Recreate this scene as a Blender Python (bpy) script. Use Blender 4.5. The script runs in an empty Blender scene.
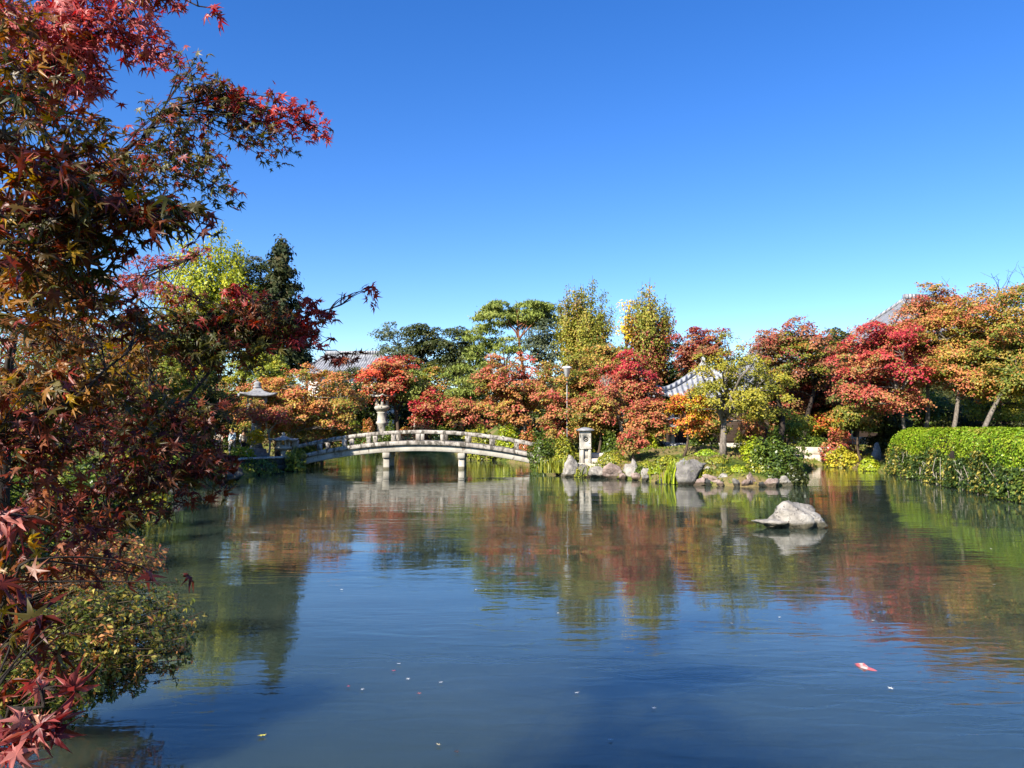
import bpy, bmesh, math, random
import numpy as np
from mathutils import Vector
PI = math.pi
C = bpy.context.scene.collection
sc = bpy.context.scene

# ------------------------------------------------------------------ camera, sky, sun, exposure
F_PX, HOR, CAM_H = 770.0, 428.0, 2.4
PITCH = math.atan((HOR - 384) / F_PX)
cam = bpy.data.cameras.new('camera'); cam.sensor_width = 36; cam.lens = 36 * F_PX / 1024
cam.clip_start = 0.05; cam.clip_end = 3000
camo = bpy.data.objects.new('camera', cam); C.objects.link(camo)
camo.location = (0, 0, CAM_H); camo.rotation_euler = (PI / 2 + PITCH, 0, 0)
sc.camera = camo
SUN_AZ, SUN_EL = math.radians(218), math.radians(34)        # azimuth clockwise from +Y
SUN_DIR = Vector((math.sin(SUN_AZ) * math.cos(SUN_EL), math.cos(SUN_AZ) * math.cos(SUN_EL), math.sin(SUN_EL)))
w = bpy.data.worlds.new('World'); sc.world = w; w.use_nodes = True
nt = w.node_tree
sky = nt.nodes.new('ShaderNodeTexSky'); sky.sky_type = 'NISHITA'; sky.sun_disc = False
sky.sun_elevation = SUN_EL; sky.sun_rotation = SUN_AZ
sky.air_density = 1.0; sky.dust_density = 0.0; sky.ozone_density = 4.0; sky.altitude = 0
hsv = nt.nodes.new('ShaderNodeHueSaturation'); hsv.inputs['Saturation'].default_value = 1.29; hsv.inputs['Hue'].default_value = .514
nt.links.new(sky.outputs[0], hsv.inputs['Color'])
nt.links.new(hsv.outputs[0], nt.nodes['Background'].inputs[0])
nt.nodes['Background'].inputs[1].default_value = 0.094
sl = bpy.data.lights.new('sun', 'SUN'); sl.energy = 5.0; sl.angle = math.radians(0.53); sl.color = (1, .93, .82)
so = bpy.data.objects.new('sun', sl); C.objects.link(so)
so.rotation_euler = SUN_DIR.to_track_quat('Z', 'Y').to_euler()
sc.view_settings.view_transform = 'Standard'; sc.view_settings.look = 'None'
sc.view_settings.exposure = 1.24; sc.view_settings.gamma = 1
sc.render.engine = 'CYCLES'
sc.cycles.max_bounces = 6; sc.cycles.diffuse_bounces = 3; sc.cycles.glossy_bounces = 3
sc.cycles.transmission_bounces = 3; sc.cycles.transparent_max_bounces = 4
sc.cycles.use_denoising = True; sc.cycles.denoiser = 'OPENIMAGEDENOISE'; sc.cycles.denoising_input_passes = 'RGB_ALBEDO_NORMAL'; sc.cycles.denoising_prefilter = 'ACCURATE'
sc.cycles.caustics_reflective = False; sc.cycles.caustics_refractive = False

# ------------------------------------------------------------------ helpers
cp, sp_ = math.cos(PITCH), math.sin(PITCH)
def at(px, py, Y):
    """the point at distance Y in front of the viewpoint that is seen at (px, py)"""
    u, v = (px - 512) / F_PX, (384 - py) / F_PX
    d = (u, cp - v * sp_, sp_ + v * cp)
    t = Y / d[1]
    return np.array([u * t, Y, CAM_H + d[2] * t])
def px_m(D): return D / F_PX            # metres per pixel at distance D
def X_(px, D): return (px - 512) / F_PX * D
def Z_(py, D): return CAM_H - (py - HOR) / F_PX * D

def tag(o, label=None, cat=None, group=None, kind=None):
    if label: o['label'] = label
    if cat: o['category'] = cat
    if group: o['group'] = group
    if kind: o['kind'] = kind
    return o
def empty(name, loc, label, cat, group=None, rz=0):
    o = bpy.data.objects.new(name, None); C.objects.link(o); o.location = loc; o.rotation_euler = (0, 0, rz)
    o.empty_display_size = .3
    return tag(o, label, cat, group)
def mesh(name, V, quads=None, tris=None, mat=None, parent=None, col=None, smooth=False, loc=None):
    V = np.asarray(V, dtype=np.float32).reshape(-1, 3)
    if parent is not None and loc is None:      # parts are given in world axes round the thing's base
        pass
    me = bpy.data.meshes.new(name)
    q = np.zeros((0, 4), np.int32) if quads is None else np.asarray(quads, np.int32).reshape(-1, 4)
    t = np.zeros((0, 3), np.int32) if tris is None else np.asarray(tris, np.int32).reshape(-1, 3)
    me.vertices.add(len(V)); me.vertices.foreach_set('co', V.ravel())
    nl = q.size + t.size
    me.loops.add(nl); me.loops.foreach_set('vertex_index', np.concatenate([q.ravel(), t.ravel()]))
    me.polygons.add(len(q) + len(t))
    ls = np.concatenate([np.arange(len(q)) * 4, q.size + np.arange(len(t)) * 3]).astype(np.int32)
    me.polygons.foreach_set('loop_start', ls)
    if smooth: me.polygons.foreach_set('use_smooth', np.ones(len(ls), bool))
    if col is not None:
        a = me.color_attributes.new('leaf_colour', 'FLOAT_COLOR', 'POINT')
        c4 = np.ones((len(V), 4), np.float32); c4[:, :3] = col
        a.data.foreach_set('color', c4.ravel())
    me.update(calc_edges=True); me.validate()
    if mat: me.materials.append(mat)
    o = bpy.data.objects.new(name, me); C.objects.link(o)
    if parent is not None: o.parent = parent
    if loc is not None: o.location = loc
    return o
class MB:
    def __init__(s): s.v = []; s.q = []; s.t = []; s.n = 0
    def add(s, V, q=None, t=None):
        V = np.asarray(V, float).reshape(-1, 3)
        if q is not None and len(q): s.q.append(np.asarray(q).reshape(-1, 4) + s.n)
        if t is not None and len(t): s.t.append(np.asarray(t).reshape(-1, 3) + s.n)
        s.v.append(V); s.n += len(V); return s
    def box(s, c, size, rz=0, taper=1.0, bev=0.0):
        """box with its edges cut; c is the centre of the bottom face"""
        hx, hy, h = size[0] / 2, size[1] / 2, size[2]
        b = min(bev if bev else .06 * min(size), hx * .4, hy * .4, h * .4)
        rings = []
        for z, k, ins in ((0, 1, b), (b, 1, 0), (h - b, taper, 0), (h, taper, b)):
            x, y = hx * k - ins, hy * k - ins; d = b
            rings += [(x - d, -y, z), (x, -y + d, z), (x, y - d, z), (x - d, y, z), (-x + d, y, z), (-x, y - d, z), (-x, -y + d, z), (-x + d, -y, z)]
        V = np.array(rings); ca, sa = math.cos(rz), math.sin(rz)
        V = np.stack([V[:, 0] * ca - V[:, 1] * sa, V[:, 0] * sa + V[:, 1] * ca, V[:, 2]], 1) + np.array(c)
        q = []; 
        for r in range(3):
            for i in range(8):
                j = (i + 1) % 8; q.append((r * 8 + i, r * 8 + j, r * 8 + 8 + j, r * 8 + 8 + i))
        q += [(24, 25, 26, 27), (24, 27, 28, 31), (28, 29, 30, 31), (3, 2, 1, 0), (7, 4, 3, 0), (7, 6, 5, 4)]
        return s.add(V, q)
    def tube(s, P, R, n=6, cap=True):
        P = np.asarray(P, float); R = np.asarray(R, float) * np.ones(len(P)); m = len(P)
        T = np.gradient(P, axis=0); T /= np.linalg.norm(T, axis=1, keepdims=True) + 1e-9
        ref = np.array([0.31, 0.17, 0.93]) if abs(T[0, 2]) < .8 else np.array([.95, .2, .1])
        A = np.cross(T, ref); A /= np.linalg.norm(A, axis=1, keepdims=True) + 1e-9
        B = np.cross(T, A)
        th = np.arange(n) * 2 * PI / n
        V = P[:, None] + R[:, None, None] * (np.cos(th)[None, :, None] * A[:, None] + np.sin(th)[None, :, None] * B[:, None])
        i = np.arange(m - 1)[:, None] * n; a = np.arange(n)[None]; b = (a + 1) % n
        q = np.stack([i + a, i + b, i + n + b, i + n + a], -1).reshape(-1, 4)
        V = V.reshape(-1, 3); t = []
        if cap:
            V = np.vstack([V, P[-1] + T[-1] * R[-1] * .5, P[0]]); e = (m - 1) * n
            t = [(e + k, e + (k + 1) % n, m * n) for k in range(n)] + [((k + 1) % n, k, m * n + 1) for k in range(n)]
        return s.add(V, q, t)
    def lathe(s, prof, n=24, c=(0, 0, 0), rz=0, square=False):
        prof = np.asarray(prof, float); th = np.arange(n) * 2 * PI / n + rz
        V = np.stack([prof[:, 0, None] * np.cos(th), prof[:, 0, None] * np.sin(th), prof[:, 1, None] * np.ones(n)], -1).reshape(-1, 3) + np.array(c)
        m = len(prof); i = np.arange(m - 1)[:, None] * n; a = np.arange(n)[None]; b = (a + 1) % n
        q = np.stack([i + a, i + b, i + n + b, i + n + a], -1).reshape(-1, 4)
        V = np.vstack([V, [c[0], c[1], c[2] + prof[-1, 1]], [c[0], c[1], c[2] + prof[0, 1]]]); e = (m - 1) * n
        t = [(e + k, e + (k + 1) % n, m * n) for k in range(n)] + [((k + 1) % n, k, m * n + 1) for k in range(n)]
        return s.add(V, q, t)
    def build(s, name, mat, parent=None, smooth=False, col=None, loc=None):
        return mesh(name, np.vstack(s.v), np.vstack(s.q) if s.q else None, np.vstack(s.t) if s.t else None, mat, parent, col, smooth, loc)

# ------------------------------------------------------------------ materials
def newmat(name):
    m = bpy.data.materials.new(name); m.use_nodes = True
    n = m.node_tree; return m, n, n.nodes['Principled BSDF']
def N(n, kind, **kw):
    x = n.nodes.new(kind)
    for k, v in kw.items():
        if k in x.inputs: x.inputs[k].default_value = v
        else: setattr(x, k, v)
    return x
def ramp(n, stops, interp='LINEAR'):
    r = n.nodes.new('ShaderNodeValToRGB'); r.color_ramp.interpolation = interp
    e = r.color_ramp.elements
    while len(e) < len(stops): e.new(.5)
    for el, (p, c) in zip(e, stops): el.position = p; el.color = (*c, 1)
    return r
def leaf_mat(name, trans=.3, rough=.5, spec=.25):
    m, n, p = newmat(name)
    a = N(n, 'ShaderNodeVertexColor', layer_name='leaf_colour')
    n.links.new(a.outputs[0], p.inputs['Base Color'])
    p.inputs['Roughness'].default_value = rough; p.inputs['Specular IOR Level'].default_value = spec
    t = N(n, 'ShaderNodeBsdfTranslucent'); h = N(n, 'ShaderNodeHueSaturation', Saturation=1.15, Value=1.3)
    n.links.new(a.outputs[0], h.inputs['Color']); n.links.new(h.outputs[0], t.inputs['Color'])
    mx = N(n, 'ShaderNodeMixShader'); mx.inputs[0].default_value = trans
    n.links.new(p.outputs[0], mx.inputs[1]); n.links.new(t.outputs[0], mx.inputs[2])
    n.links.new(mx.outputs[0], n.nodes['Material Output'].inputs[0]); return m
def noise_mat(name, stops, scale, rough=.85, bump=.3, detail=8, bscale=None, stretch=None, speck=None, dist=.05, wet=False):
    m, n, p = newmat(name)
    tc = N(n, 'ShaderNodeTexCoord'); src = tc.outputs['Object']
    if stretch:
        mp = N(n, 'ShaderNodeMapping'); mp.inputs['Scale'].default_value = stretch
        n.links.new(src, mp.inputs[0]); src = mp.outputs[0]
    t = N(n, 'ShaderNodeTexNoise', Scale=scale, Detail=detail, Roughness=.62); n.links.new(src, t.inputs['Vector'])
    r = ramp(n, stops); n.links.new(t.outputs['Fac'], r.inputs[0]); colout = r.outputs[0]
    if speck:
        s2 = N(n, 'ShaderNodeTexNoise', Scale=speck[0], Detail=3, Roughness=.7); n.links.new(src, s2.inputs['Vector'])
        r2 = ramp(n, [(speck[2], (0, 0, 0)), (speck[2] + .07, (1, 1, 1))]); n.links.new(s2.outputs['Fac'], r2.inputs[0])
        mx = N(n, 'ShaderNodeMixRGB'); mx.inputs[2].default_value = (*speck[1], 1)
        n.links.new(r2.outputs[0], mx.inputs[0]); n.links.new(colout, mx.inputs[1]); colout = mx.outputs[0]
    if wet:
        gp = N(n, 'ShaderNodeNewGeometry'); sz = N(n, 'ShaderNodeSeparateXYZ'); n.links.new(gp.outputs['Position'], sz.inputs[0])
        sub = N(n, 'ShaderNodeMath', operation='MULTIPLY_ADD'); n.links.new(t.outputs['Fac'], sub.inputs[0]); sub.inputs[1].default_value = -.22; n.links.new(sz.outputs[2], sub.inputs[2])
        rw = ramp(n, [(.0, (.30, .29, .22)), (.06, (1, 1, 1))]); n.links.new(sub.outputs[0], rw.inputs[0])
        mw = N(n, 'ShaderNodeMixRGB', blend_type='MULTIPLY'); mw.inputs[0].default_value = 1; n.links.new(colout, mw.inputs[1]); n.links.new(rw.outputs[0], mw.inputs[2]); colout = mw.outputs[0]
    n.links.new(colout, p.inputs['Base Color'])
    p.inputs['Roughness'].default_value = rough; p.inputs['Specular IOR Level'].default_value = .25
    if bump:
        t2 = N(n, 'ShaderNodeTexNoise', Scale=bscale or scale * 4, Detail=8, Roughness=.7); n.links.new(src, t2.inputs['Vector'])
        b = N(n, 'ShaderNodeBump', Strength=bump, Distance=dist); n.links.new(t2.outputs['Fac'], b.inputs['Height'])
        n.links.new(b.outputs[0], p.inputs['Normal'])
    return m
M = {}
M['leaf'] = leaf_mat('far_foliage', .28)
M['near_leaf'] = leaf_mat('maple_leaf', .34, .42, .35)
M['gloss_leaf'] = leaf_mat('shrub_leaf', .22, .38, .4)
M['needle'] = leaf_mat('needle', .12, .6, .2)
M['petal'] = leaf_mat('fallen_leaf', .1, .5, .3)
M['bark'] = noise_mat('brown_bark', [(.3, (.03, .02, .014)), (.7, (.13, .09, .06))], 6, .9, .6, stretch=(4, 4, 1))
M['bark_pale'] = noise_mat('pale_bark', [(.3, (.16, .13, .10)), (.7, (.5, .45, .37))], 5, .85, .5, stretch=(3, 3, 1))
M['bark_grey'] = noise_mat('grey_bark', [(.3, (.05, .04, .03)), (.7, (.25, .21, .17))], 5, .85, .5, stretch=(3, 3, 1))
M['bark_dark'] = noise_mat('dark_bark', [(.3, (.012, .009, .007)), (.7, (.055, .04, .03))], 6, .9, .6, stretch=(4, 4, 1))
M['bark_red'] = noise_mat('red_pine_bark', [(.3, (.10, .035, .018)), (.7, (.30, .12, .06))], 5, .9, .6, stretch=(3, 3, 1))
M['rock_pale'] = noise_mat('pale_rock', [(.28, (.12, .105, .09)), (.5, (.33, .30, .255)), (.75, (.50, .47, .41))], 2.2, .85, .8, speck=(9, (.10, .085, .07), .6), dist=.13, wet=True)
M['rock_grey'] = noise_mat('grey_rock', [(.28, (.055, .05, .045)), (.5, (.19, .175, .155)), (.75, (.34, .31, .27))], 2.6, .85, .8, speck=(7, (.16, .17, .07), .62), dist=.13, wet=True)
M['rock_brown'] = noise_mat('brown_rock', [(.28, (.10, .07, .055)), (.5, (.30, .22, .18)), (.75, (.45, .37, .31))], 2.4, .85, .8, speck=(8, (.5, .46, .4), .64), dist=.13, wet=True)
M['rock_dark'] = noise_mat('dark_rock', [(.3, (.025, .027, .025)), (.7, (.10, .10, .09))], 2.4, .8, .8, speck=(6, (.07, .09, .03), .6), dist=.13, wet=True)
M['stone'] = noise_mat('weathered_stone', [(.3, (.17, .15, .12)), (.48, (.38, .35, .29)), (.75, (.52, .48, .41))], 3.2, .85, .5, speck=(5, (.10, .09, .07), .6), dist=.03)
M['stone_rail'] = noise_mat('bridge_stone', [(.3, (.13, .11, .09)), (.5, (.33, .295, .25)), (.72, (.50, .46, .39))], 2.2, .9, .5, speck=(2.6, (.10, .088, .07), .49), dist=.03, stretch=(1.4, 1, .6))
M['stone_beam'] = noise_mat('pale_bridge_stone', [(.3, (.23, .205, .165)), (.55, (.41, .38, .315)), (.8, (.52, .485, .41))], 1.6, .85, .4, speck=(2.6, (.15, .125, .095), .60), dist=.03, wet=True, stretch=(1, 1, .5))
M['stone_grey'] = noise_mat('grey_granite', [(.3, (.13, .13, .13)), (.6, (.28, .28, .28)), (.8, (.4, .4, .39))], 6, .85, .4, speck=(10, (.08, .08, .07), .6), dist=.02)
M['earth_wall'] = noise_mat('pale_wall_stone', [(.3, (.36, .30, .23)), (.6, (.56, .49, .40)), (.8, (.66, .60, .51))], 1.2, .9, .5, speck=(3, (.25, .2, .15), .64), dist=.04)
M['wood'] = noise_mat('dark_timber', [(.3, (.022, .014, .010)), (.7, (.07, .045, .03))], 3, .75, .3, stretch=(1, 1, 8))
M['plaster'] = noise_mat('white_plaster', [(.3, (.60, .57, .52)), (.7, (.78, .76, .71))], 1.4, .9, .15)
M['hollow_shade'] = noise_mat('lantern_inside_shade', [(.3, (.015, .014, .012)), (.7, (.03, .028, .025))], 6, .9, 0)
M['lamp_white'] = noise_mat('white_enamel', [(.3, (.72, .72, .70)), (.7, (.82, .82, .80))], 3, .4, 0)
M['paint_grey'] = noise_mat('grey_paint', [(.3, (.25, .25, .25)), (.7, (.34, .34, .33))], 3, .5, 0)
def roof_mat(name, c0, c1):
    m, n, p = newmat(name)
    tc = N(n, 'ShaderNodeTexCoord'); g = N(n, 'ShaderNodeNewGeometry')
    vt = N(n, 'ShaderNodeVectorTransform', vector_type='NORMAL', convert_from='WORLD', convert_to='OBJECT')
    n.links.new(g.outputs['True Normal'], vt.inputs[0])
    sn = N(n, 'ShaderNodeSeparateXYZ'); n.links.new(vt.outputs[0], sn.inputs[0])
    ax = N(n, 'ShaderNodeMath', operation='ABSOLUTE'); ay = N(n, 'ShaderNodeMath', operation='ABSOLUTE')
    n.links.new(sn.outputs[0], ax.inputs[0]); n.links.new(sn.outputs[1], ay.inputs[0])
    gt = N(n, 'ShaderNodeMath', operation='GREATER_THAN'); n.links.new(ax.outputs[0], gt.inputs[0]); n.links.new(ay.outputs[0], gt.inputs[1])
    so_ = N(n, 'ShaderNodeSeparateXYZ'); n.links.new(tc.outputs['Object'], so_.inputs[0])
    mx = N(n, 'ShaderNodeMix'); n.links.new(gt.outputs[0], mx.inputs[0]); n.links.new(so_.outputs[0], mx.inputs[2]); n.links.new(so_.outputs[1], mx.inputs[3])
    mu = N(n, 'ShaderNodeMath', operation='MULTIPLY'); mu.inputs[1].default_value = 2 * PI / .36; n.links.new(mx.outputs[0], mu.inputs[0])
    si = N(n, 'ShaderNodeMath', operation='SINE'); n.links.new(mu.outputs[0], si.inputs[0])
    b = N(n, 'ShaderNodeBump', Strength=.9, Distance=.06); n.links.new(si.outputs[0], b.inputs['Height']); n.links.new(b.outputs[0], p.inputs['Normal'])
    t = N(n, 'ShaderNodeTexNoise', Scale=1.6, Detail=7); n.links.new(tc.outputs['Object'], t.inputs['Vector'])
    r = ramp(n, [(.3, c0), (.7, c1)]); n.links.new(t.outputs['Fac'], r.inputs[0]); n.links.new(r.outputs[0], p.inputs['Base Color'])
    p.inputs['Roughness'].default_value = .5
    return m
M['roof'] = roof_mat('grey_roof_tile', (.15, .155, .165), (.30, .30, .31))
M['roof_pale'] = roof_mat('pale_roof_tile', (.20, .205, .215), (.36, .365, .375))
def cloth(name, c):
    return noise_mat(name, [(.3, tuple(x * .8 for x in c)), (.7, c)], 20, .85, .2)

# ------------------------------------------------------------------ the setting: ground, water
def W_(px, py):                      # a shoreline point: where the water edge is seen at (px, py)
    D = CAM_H * F_PX / (py - HOR); return (X_(px, D), D)
SHORE = [(-3.3, 4.4), (-5.0, 7.5), (-7.6, 13), (-10.5, 20), (-12.4, 28), (-13.1, 36), (-13.2, 42.5), (-13.4, 48), (-18, 58), (-24, 72), (-27, 82), (-18, 83.5), (-9, 82), (-6, 79), (-4, 68),
         (-1, 57), (1.5, 48), (1.6, 43.2), W_(551, 473), W_(566, 475.5), W_(600, 477), W_(640, 480), W_(668, 483), W_(700, 485), W_(745, 486.5), W_(778, 486), W_(798, 482),
         W_(801, 474), (18.6, 47), W_(797, 464), W_(832, 465), W_(860, 469), W_(880, 471.5), W_(900, 476), W_(930, 481), W_(960, 488), W_(990, 495), W_(1026, 504), (15.6, 18), (15, 10), (12, 4), (6, 2.3), (0, 2.4), (-2.4, 3.0)]
SH = np.array(SHORE)
def shore_sd(x, y):
    """signed distance to the water's edge: positive on land"""
    x = np.asarray(x, float); y = np.asarray(y, float)
    d = np.full(x.shape, 1e9); ins = np.zeros(x.shape, bool)
    n = len(SH)
    for i in range(n):
        a, b = SH[i], SH[(i + 1) % n]; e = b - a
        t = np.clip(((x - a[0]) * e[0] + (y - a[1]) * e[1]) / (e @ e), 0, 1)
        d = np.minimum(d, np.hypot(x - a[0] - t * e[0], y - a[1] - t * e[1]))
        c = ((a[1] > y) != (b[1] > y))
        with np.errstate(divide='ignore', invalid='ignore'):
            xi = (b[0] - a[0]) * (y - a[1]) / (b[1] - a[1] + 1e-12) + a[0]
        ins ^= c & (x < xi)
    return np.where(ins, -d, d)
def gauss(x, y, cx, cy, r, a): return a * np.exp(-((x - cx) ** 2 + (y - cy) ** 2) / (r * r))
def ground_z(x, y):
    x = np.asarray(x, float); y = np.asarray(y, float)
    d = shore_sd(x, y)
    land = .12 + .75 * (1 - np.exp(-np.maximum(d, 0) / 1.6))
    far = np.clip((np.hypot(x, y) - 12) / 30, 0, 1)
    land = land + far * (gauss(x, y, 6, 72, 15, 2.6) + gauss(x, y, 10, 39, 7, .55) + gauss(x, y, 30, 38, 11, 1.4) + gauss(x, y, -16, 96, 14, .6)) * np.clip(d / 4, 0, 1)
    land = land + .05 * np.sin(x * 1.3 + y * .7) * np.sin(y * 1.1 - x * .4) * np.clip(d / 2, 0, 1)
    bed = -.10 - .9 * (1 - np.exp(np.minimum(d, 0) / 1.5))
    k = np.clip((d + .25) / .5, 0, 1); k = k * k * (3 - 2 * k)
    return bed * (1 - k) + land * k
def gz(x, y): return float(ground_z(np.array([x]), np.array([y]))[0])
ax = np.concatenate([-np.geomspace(900, 62, 14), np.arange(-60, 60.1, .5), np.geomspace(62, 900, 14)])
ay = np.concatenate([-np.geomspace(900, 22, 14), np.arange(-20, 110.1, .5), np.geomspace(112, 900, 12)])
gx, gy = np.meshgrid(ax, ay); nx, ny = len(ax), len(ay)
gzv = ground_z(gx.ravel(), gy.ravel())
idx = np.arange(nx * ny).reshape(ny, nx)
gm, n, p = newmat('garden_ground')
tc = N(n, 'ShaderNodeTexCoord')
t1 = N(n, 'ShaderNodeTexNoise', Scale=.35, Detail=8, Roughness=.6); n.links.new(tc.outputs['Object'], t1.inputs['Vector'])
r1 = ramp(n, [(.36, (.055, .09, .016)), (.47, (.13, .15, .03)), (.56, (.22, .17, .075)), (.7, (.17, .12, .065))]); n.links.new(t1.outputs['Fac'], r1.inputs[0])
t2 = N(n, 'ShaderNodeTexNoise', Scale=9, Detail=6, Roughness=.7); n.links.new(tc.outputs['Object'], t2.inputs['Vector'])
mxx = N(n, 'ShaderNodeMixRGB', blend_type='MULTIPLY'); mxx.inputs[0].default_value = .8
r2 = ramp(n, [(.3, (.45, .45, .45)), (.7, (1.25, 1.2, 1.1))]); n.links.new(t2.outputs['Fac'], r2.inputs[0])
n.links.new(r1.outputs[0], mxx.inputs[1]); n.links.new(r2.outputs[0], mxx.inputs[2]); n.links.new(mxx.outputs[0], p.inputs['Base Color'])
bb = N(n, 'ShaderNodeBump', Strength=.8, Distance=.08); n.links.new(t2.outputs['Fac'], bb.inputs['Height']); n.links.new(bb.outputs[0], p.inputs['Normal'])
p.inputs['Roughness'].default_value = .95; p.inputs['Specular IOR Level'].default_value = .1
g = mesh('ground', np.stack([gx.ravel(), gy.ravel(), gzv], 1), np.stack([idx[:-1, :-1], idx[:-1, 1:], idx[1:, 1:], idx[1:, :-1]], -1).reshape(-1, 4), mat=gm, smooth=True)
tag(g, kind='structure')

wm, n, p = newmat('pond_water')
tc = N(n, 'ShaderNodeTexCoord')
def wave(scale, sx, sy, detail, rz=0, dis=0):
    mp = N(n, 'ShaderNodeMapping'); mp.inputs['Scale'].default_value = (sx, sy, 1); mp.inputs['Rotation'].default_value = (0, 0, rz)
    n.links.new(tc.outputs['Object'], mp.inputs[0])
    t = N(n, 'ShaderNodeTexNoise', Scale=scale, Detail=detail, Roughness=.5); t.inputs['Distortion'].default_value = dis
    n.links.new(mp.outputs[0], t.inputs['Vector']); return t.outputs['Fac']
fine, mid, swell, patch = wave(3.2, .55, 1.6, 3, .12, .6), wave(1.0, .5, 1.3, 2, -.15, .4), wave(.4, .5, 1.2, 1, .3), wave(.13, .5, 1.6, 3, .1)
pr = ramp(n, [(.40, (.25,) * 3), (.66, (1,) * 3)]); n.links.new(patch, pr.inputs[0])
def mul(a, k):
    x = N(n, 'ShaderNodeMath', operation='MULTIPLY'); n.links.new(a, x.inputs[0])
    if isinstance(k, float): x.inputs[1].default_value = k
    else: n.links.new(k, x.inputs[1])
    return x.outputs[0]
def plus(a, b):
    x = N(n, 'ShaderNodeMath', operation='ADD'); n.links.new(a, x.inputs[0]); n.links.new(b, x.inputs[1]); return x.outputs[0]
hgt = plus(plus(mul(mul(fine, pr.outputs[0]), .006), mul(mul(mid, pr.outputs[0]), .011)), mul(swell, .017))
bb = N(n, 'ShaderNodeBump', Strength=1.0, Distance=1.0); n.links.new(hgt, bb.inputs['Height']); n.links.new(bb.outputs[0], p.inputs['Normal'])
mk = wave(.25, 1, 1, 3)
mr = ramp(n, [(.35, (.022, .034, .024)), (.7, (.037, .050, .037))]); n.links.new(mk, mr.inputs[0]); n.links.new(mr.outputs[0], p.inputs['Base Color'])
p.subsurface_method = 'BURLEY'; p.inputs['Subsurface Weight'].default_value = 1; p.inputs['Subsurface Radius'].default_value = (1, 1, 1); p.inputs['Subsurface Scale'].default_value = 1.2
p.inputs['Roughness'].default_value = .015; p.inputs['IOR'].default_value = 1.48
wx = np.linspace(-32, 30, 31); wy = np.linspace(1, 86, 41); a_, b_ = np.meshgrid(wx, wy); idw = np.arange(a_.size).reshape(a_.shape)
wo = mesh('water', np.stack([a_.ravel(), b_.ravel(), 0 * a_.ravel()], 1), np.stack([idw[:-1, :-1], idw[:-1, 1:], idw[1:, 1:], idw[1:, :-1]], -1).reshape(-1, 4), mat=wm)
tag(wo, kind='structure')

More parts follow.
